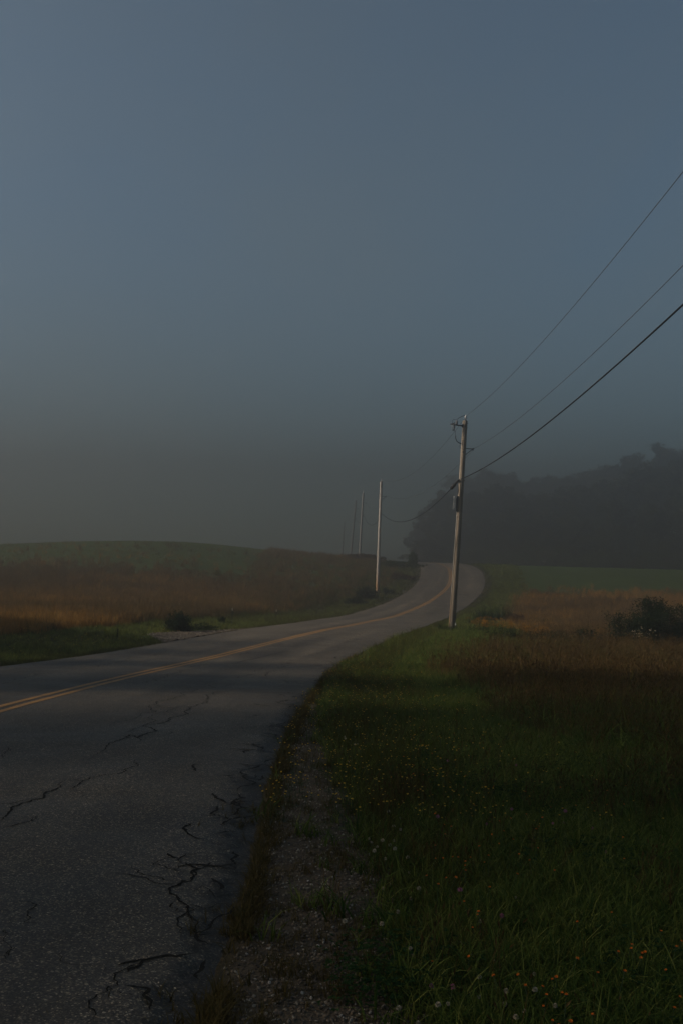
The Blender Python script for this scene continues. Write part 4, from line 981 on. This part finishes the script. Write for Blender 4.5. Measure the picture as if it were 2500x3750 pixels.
# ------------------------------------------------------------------ trees in the fog
def tree_parts(seed, H, W, dens=60):
    """trunk with limbs, crown of many uneven leaf masses reaching low down"""
    r = random.Random(seed); tr = MB(); cr = MB()
    trunk = [(0, 0, -.3), (r.gauss(0, .1), r.gauss(0, .1), H*.3), (r.gauss(0, .25), r.gauss(0, .25), H*.62), (r.gauss(0, .3), r.gauss(0, .3), H*.93)]
    tr.tube(trunk, [H*.022, H*.017, H*.010, H*.003], 9)
    tips = [(Vector((0, 0, H*.95)), .5), (Vector((0, 0, H*.85)), .8), (Vector((0, 0, H*.7)), 1)]
    for k in range(26):
        t = (k + r.random())/26; z = H*(.06 + .86*t); a = k*2.4 + r.uniform(-.5, .5)
        prof = (1 - t)**.55*(.62 + .38*min(1, t*4)) + .10
        p = Vector((0, 0, z)); reach = W*.5*prof*r.uniform(.55, 1.15); e = p + Vector((math.cos(a)*reach, math.sin(a)*reach, H*.07*r.uniform(-.2, 1.3)))
        mid = p*.45 + e*.55; tr.tube([p, mid, e], [H*.007, H*.005, H*.002], 6); tips += [(mid, 1.0), (e, .8), (p*.2 + e*.8 + Vector((0, 0, H*.04)), .8)]
    for q, sz in tips:
        for j in range(2):
            c = q + Vector((r.gauss(0, W*.05), r.gauss(0, W*.05), r.gauss(0, H*.025))); s = r.uniform(.07, .13)*sz
            leafball(cr, c, (W*s, W*s, H*s*.6), dens, .27, r, shell=.3)
    return tr.mesh('trunk', MAT['bark'], True), cr.mesh('crown', MAT['leaf_tree'], False)
TV = [tree_parts(1, 12, 10), tree_parts(2, 12, 9.5), tree_parts(3, 12, 11), tree_parts(4, 12, 10)]
TREES = [  # x, y, height, variant, label
    (11.5, 131, 5.5, 0, 'low shadowy tree just right of the road crest behind the near pole'),
    (15.0, 132, 9.5, 2, 'dark foggy tree right of the near pole, second from the crest'),
    (14.5, 172, 13.0, 1, 'dim tall tree far behind the road crest, fainter than its neighbours'),
    (18.8, 128, 10.0, 3, 'dark foggy tree with rounded crown in the dip of the treeline'),
    (22.5, 126, 11.0, 0, 'dark foggy tree at the middle of the treeline'),
    (26.0, 125, 11.2, 1, 'narrow foggy tree right of the middle of the treeline'),
    (29.5, 123, 10.3, 2, 'broad foggy tree at the sag left of the tall group'),
    (33.5, 121, 13.6, 3, 'tall foggy tree with a dark dome left of the right edge'),
    (37.5, 119, 12.6, 0, 'tall foggy tree between the dark dome and the right edge'),
    (41.0, 117, 15.5, 2, 'tallest foggy tree at the right edge of the picture'),
    (45.5, 116, 17.0, 1, 'foggy tree cut by the right edge of the picture'),
    (23.5, 150, 15.5, 2, 'fainter tree behind the middle of the treeline'),
    (33.0, 148, 15.0, 1, 'fainter tree behind the broad foggy tree'),
    (24.0, 255, 15.0, 3, 'very faint tree in the fog left of the road crest tree'),
    (27.5, 152, 15.0, 0, 'fainter tree behind the narrow foggy tree'),
    (40.5, 146, 18.0, 3, 'fainter tree behind the gap right of the dark dome'),
    (18.5, 155, 14.5, 2, 'fainter tree behind the dip of the treeline'),
]
ROWS = [(x*(1.7 if y < 200 else 1.15), y*(1.7 if y < 200 else 1.15), h*(1.12 if y < 200 else 1.0), v, lab) for x, y, h, v, lab in TREES]
tk = random.Random(11)
BACK = ['right of the near pole', 'over the dip of the treeline', 'left of the middle of the treeline', 'over the middle of the treeline', 'right of the middle of the treeline', 'over the sag of the treeline', 'left of the tall dome', 'over the tall dome', 'right of the tall dome', 'by the right edge', 'at the right edge']
for rank, (k, n, word) in enumerate(((1.95, 11, 'pale fog-veiled tree in the second rank'), (2.75, 10, 'barely visible tree in the last rank'))):
    for j in range(n):
        t = (j + .2 + .4*rank)/n; u = .105 + .26*t + tk.gauss(0, .006)            # spread along the wooded rise
        y = 122*k + tk.uniform(-10, 10); x = u*y
        h = (.86 + .14*rank)*(y/125)*np.interp(t, [0, .15, .3, .5, .62, .75, 1], [11.5, 12.0, 11.8, 13.4, 12.8, 16.0, 19.0])*tk.uniform(.9, 1.06) - float(ground_z(x, y))
        ROWS.append((x, y, max(8, min(h, 42.0 - float(ground_z(x, y)))), tk.randrange(4), word + ' ' + BACK[j]))
for i, (x, y, h, v, lab) in enumerate(ROWS):
    root = empty('tree', (x, y, float(ground_z(x, y))), (0, 0, i*1.3)); s = h/12; root.scale = (max(s, 1.3), max(s, 1.3), s); tag(root, lab, 'tree', 'foggy trees behind the right field')
    for nm, me in zip(('trunk', 'crown'), TV[v]):
        o = bpy.data.objects.new(nm, me); C.objects.link(o); o.parent = root
HED = bush
for i, (x, y, w, h) in enumerate(((17, 121, 7, 2.4), (24, 119, 8, 2.6), (31, 117, 8, 2.6), (38, 114, 8, 3.0), (45, 112, 8, 3.0))):
    bush(x*1.7, y*1.7, w*1.7, h*1.5, 2600, .3, MAT['leaf_tree'], ['dark understorey thicket under the trees nearest the crest', 'dark thicket below the middle of the treeline', 'dark thicket below the sag of the treeline', 'dark thicket below the tall dome shaped tree', 'dark thicket at the right edge below the tallest tree'][i], 60 + i)

# unseen tree crowns added left of and behind the viewer to shade the foreground
def shade_trees():
    pts = []; sc = []
    for k in range(8):
        y = -30 + 42*(k/7) + rng.normal(0, 1.0); x = -17 - 7*rng.random(); pts.append((x, y, float(ground_z(x, y)))); sc.append(rng.uniform(1.25, 1.65))
    for x, y, q in ((-22, 16, 1.15), (-24, 21.5, 1.1), (-26, 27, 1.0), (-30, 32, 1.15), (-27, 36, .85)):
        pts.append((x, y, float(ground_z(x, y)))); sc.append(q)
    ms = []
    for i in range(3):
        t, c = tree_parts(20 + i, 12, 9, 25); mm = MB()
        src = c; v = np.empty(len(src.vertices)*3); src.vertices.foreach_get('co', v)
        ms.append(src); src.materials[0] = MAT['shade_leaf']
    n = len(pts); scatter('shade_trees', ms, pts, np.stack([np.zeros(n), np.zeros(n), rng.uniform(0, 6.28, n)], -1), sc)
shade_trees()

# ------------------------------------------------------------------ haze
def haze():
    t = NT('haze_air'); pv = t.n('ShaderNodeVolumePrincipled')
    pv.inputs['Color'].default_value = (.435, .428, .425, 1); pv.inputs['Density'].default_value = HAZE_DENSITY; pv.inputs['Anisotropy'].default_value = .82
    t.l(pv.outputs[0], t.out.inputs['Volume'])
    m = MB(); z0, z1 = -5.0, 43.5; m.box((0, 190, (z0+z1)/2), (900, 520, z1-z0)); o = m.build('haze', t.mat, smooth=False); o['kind'] = 'stuff'
haze()
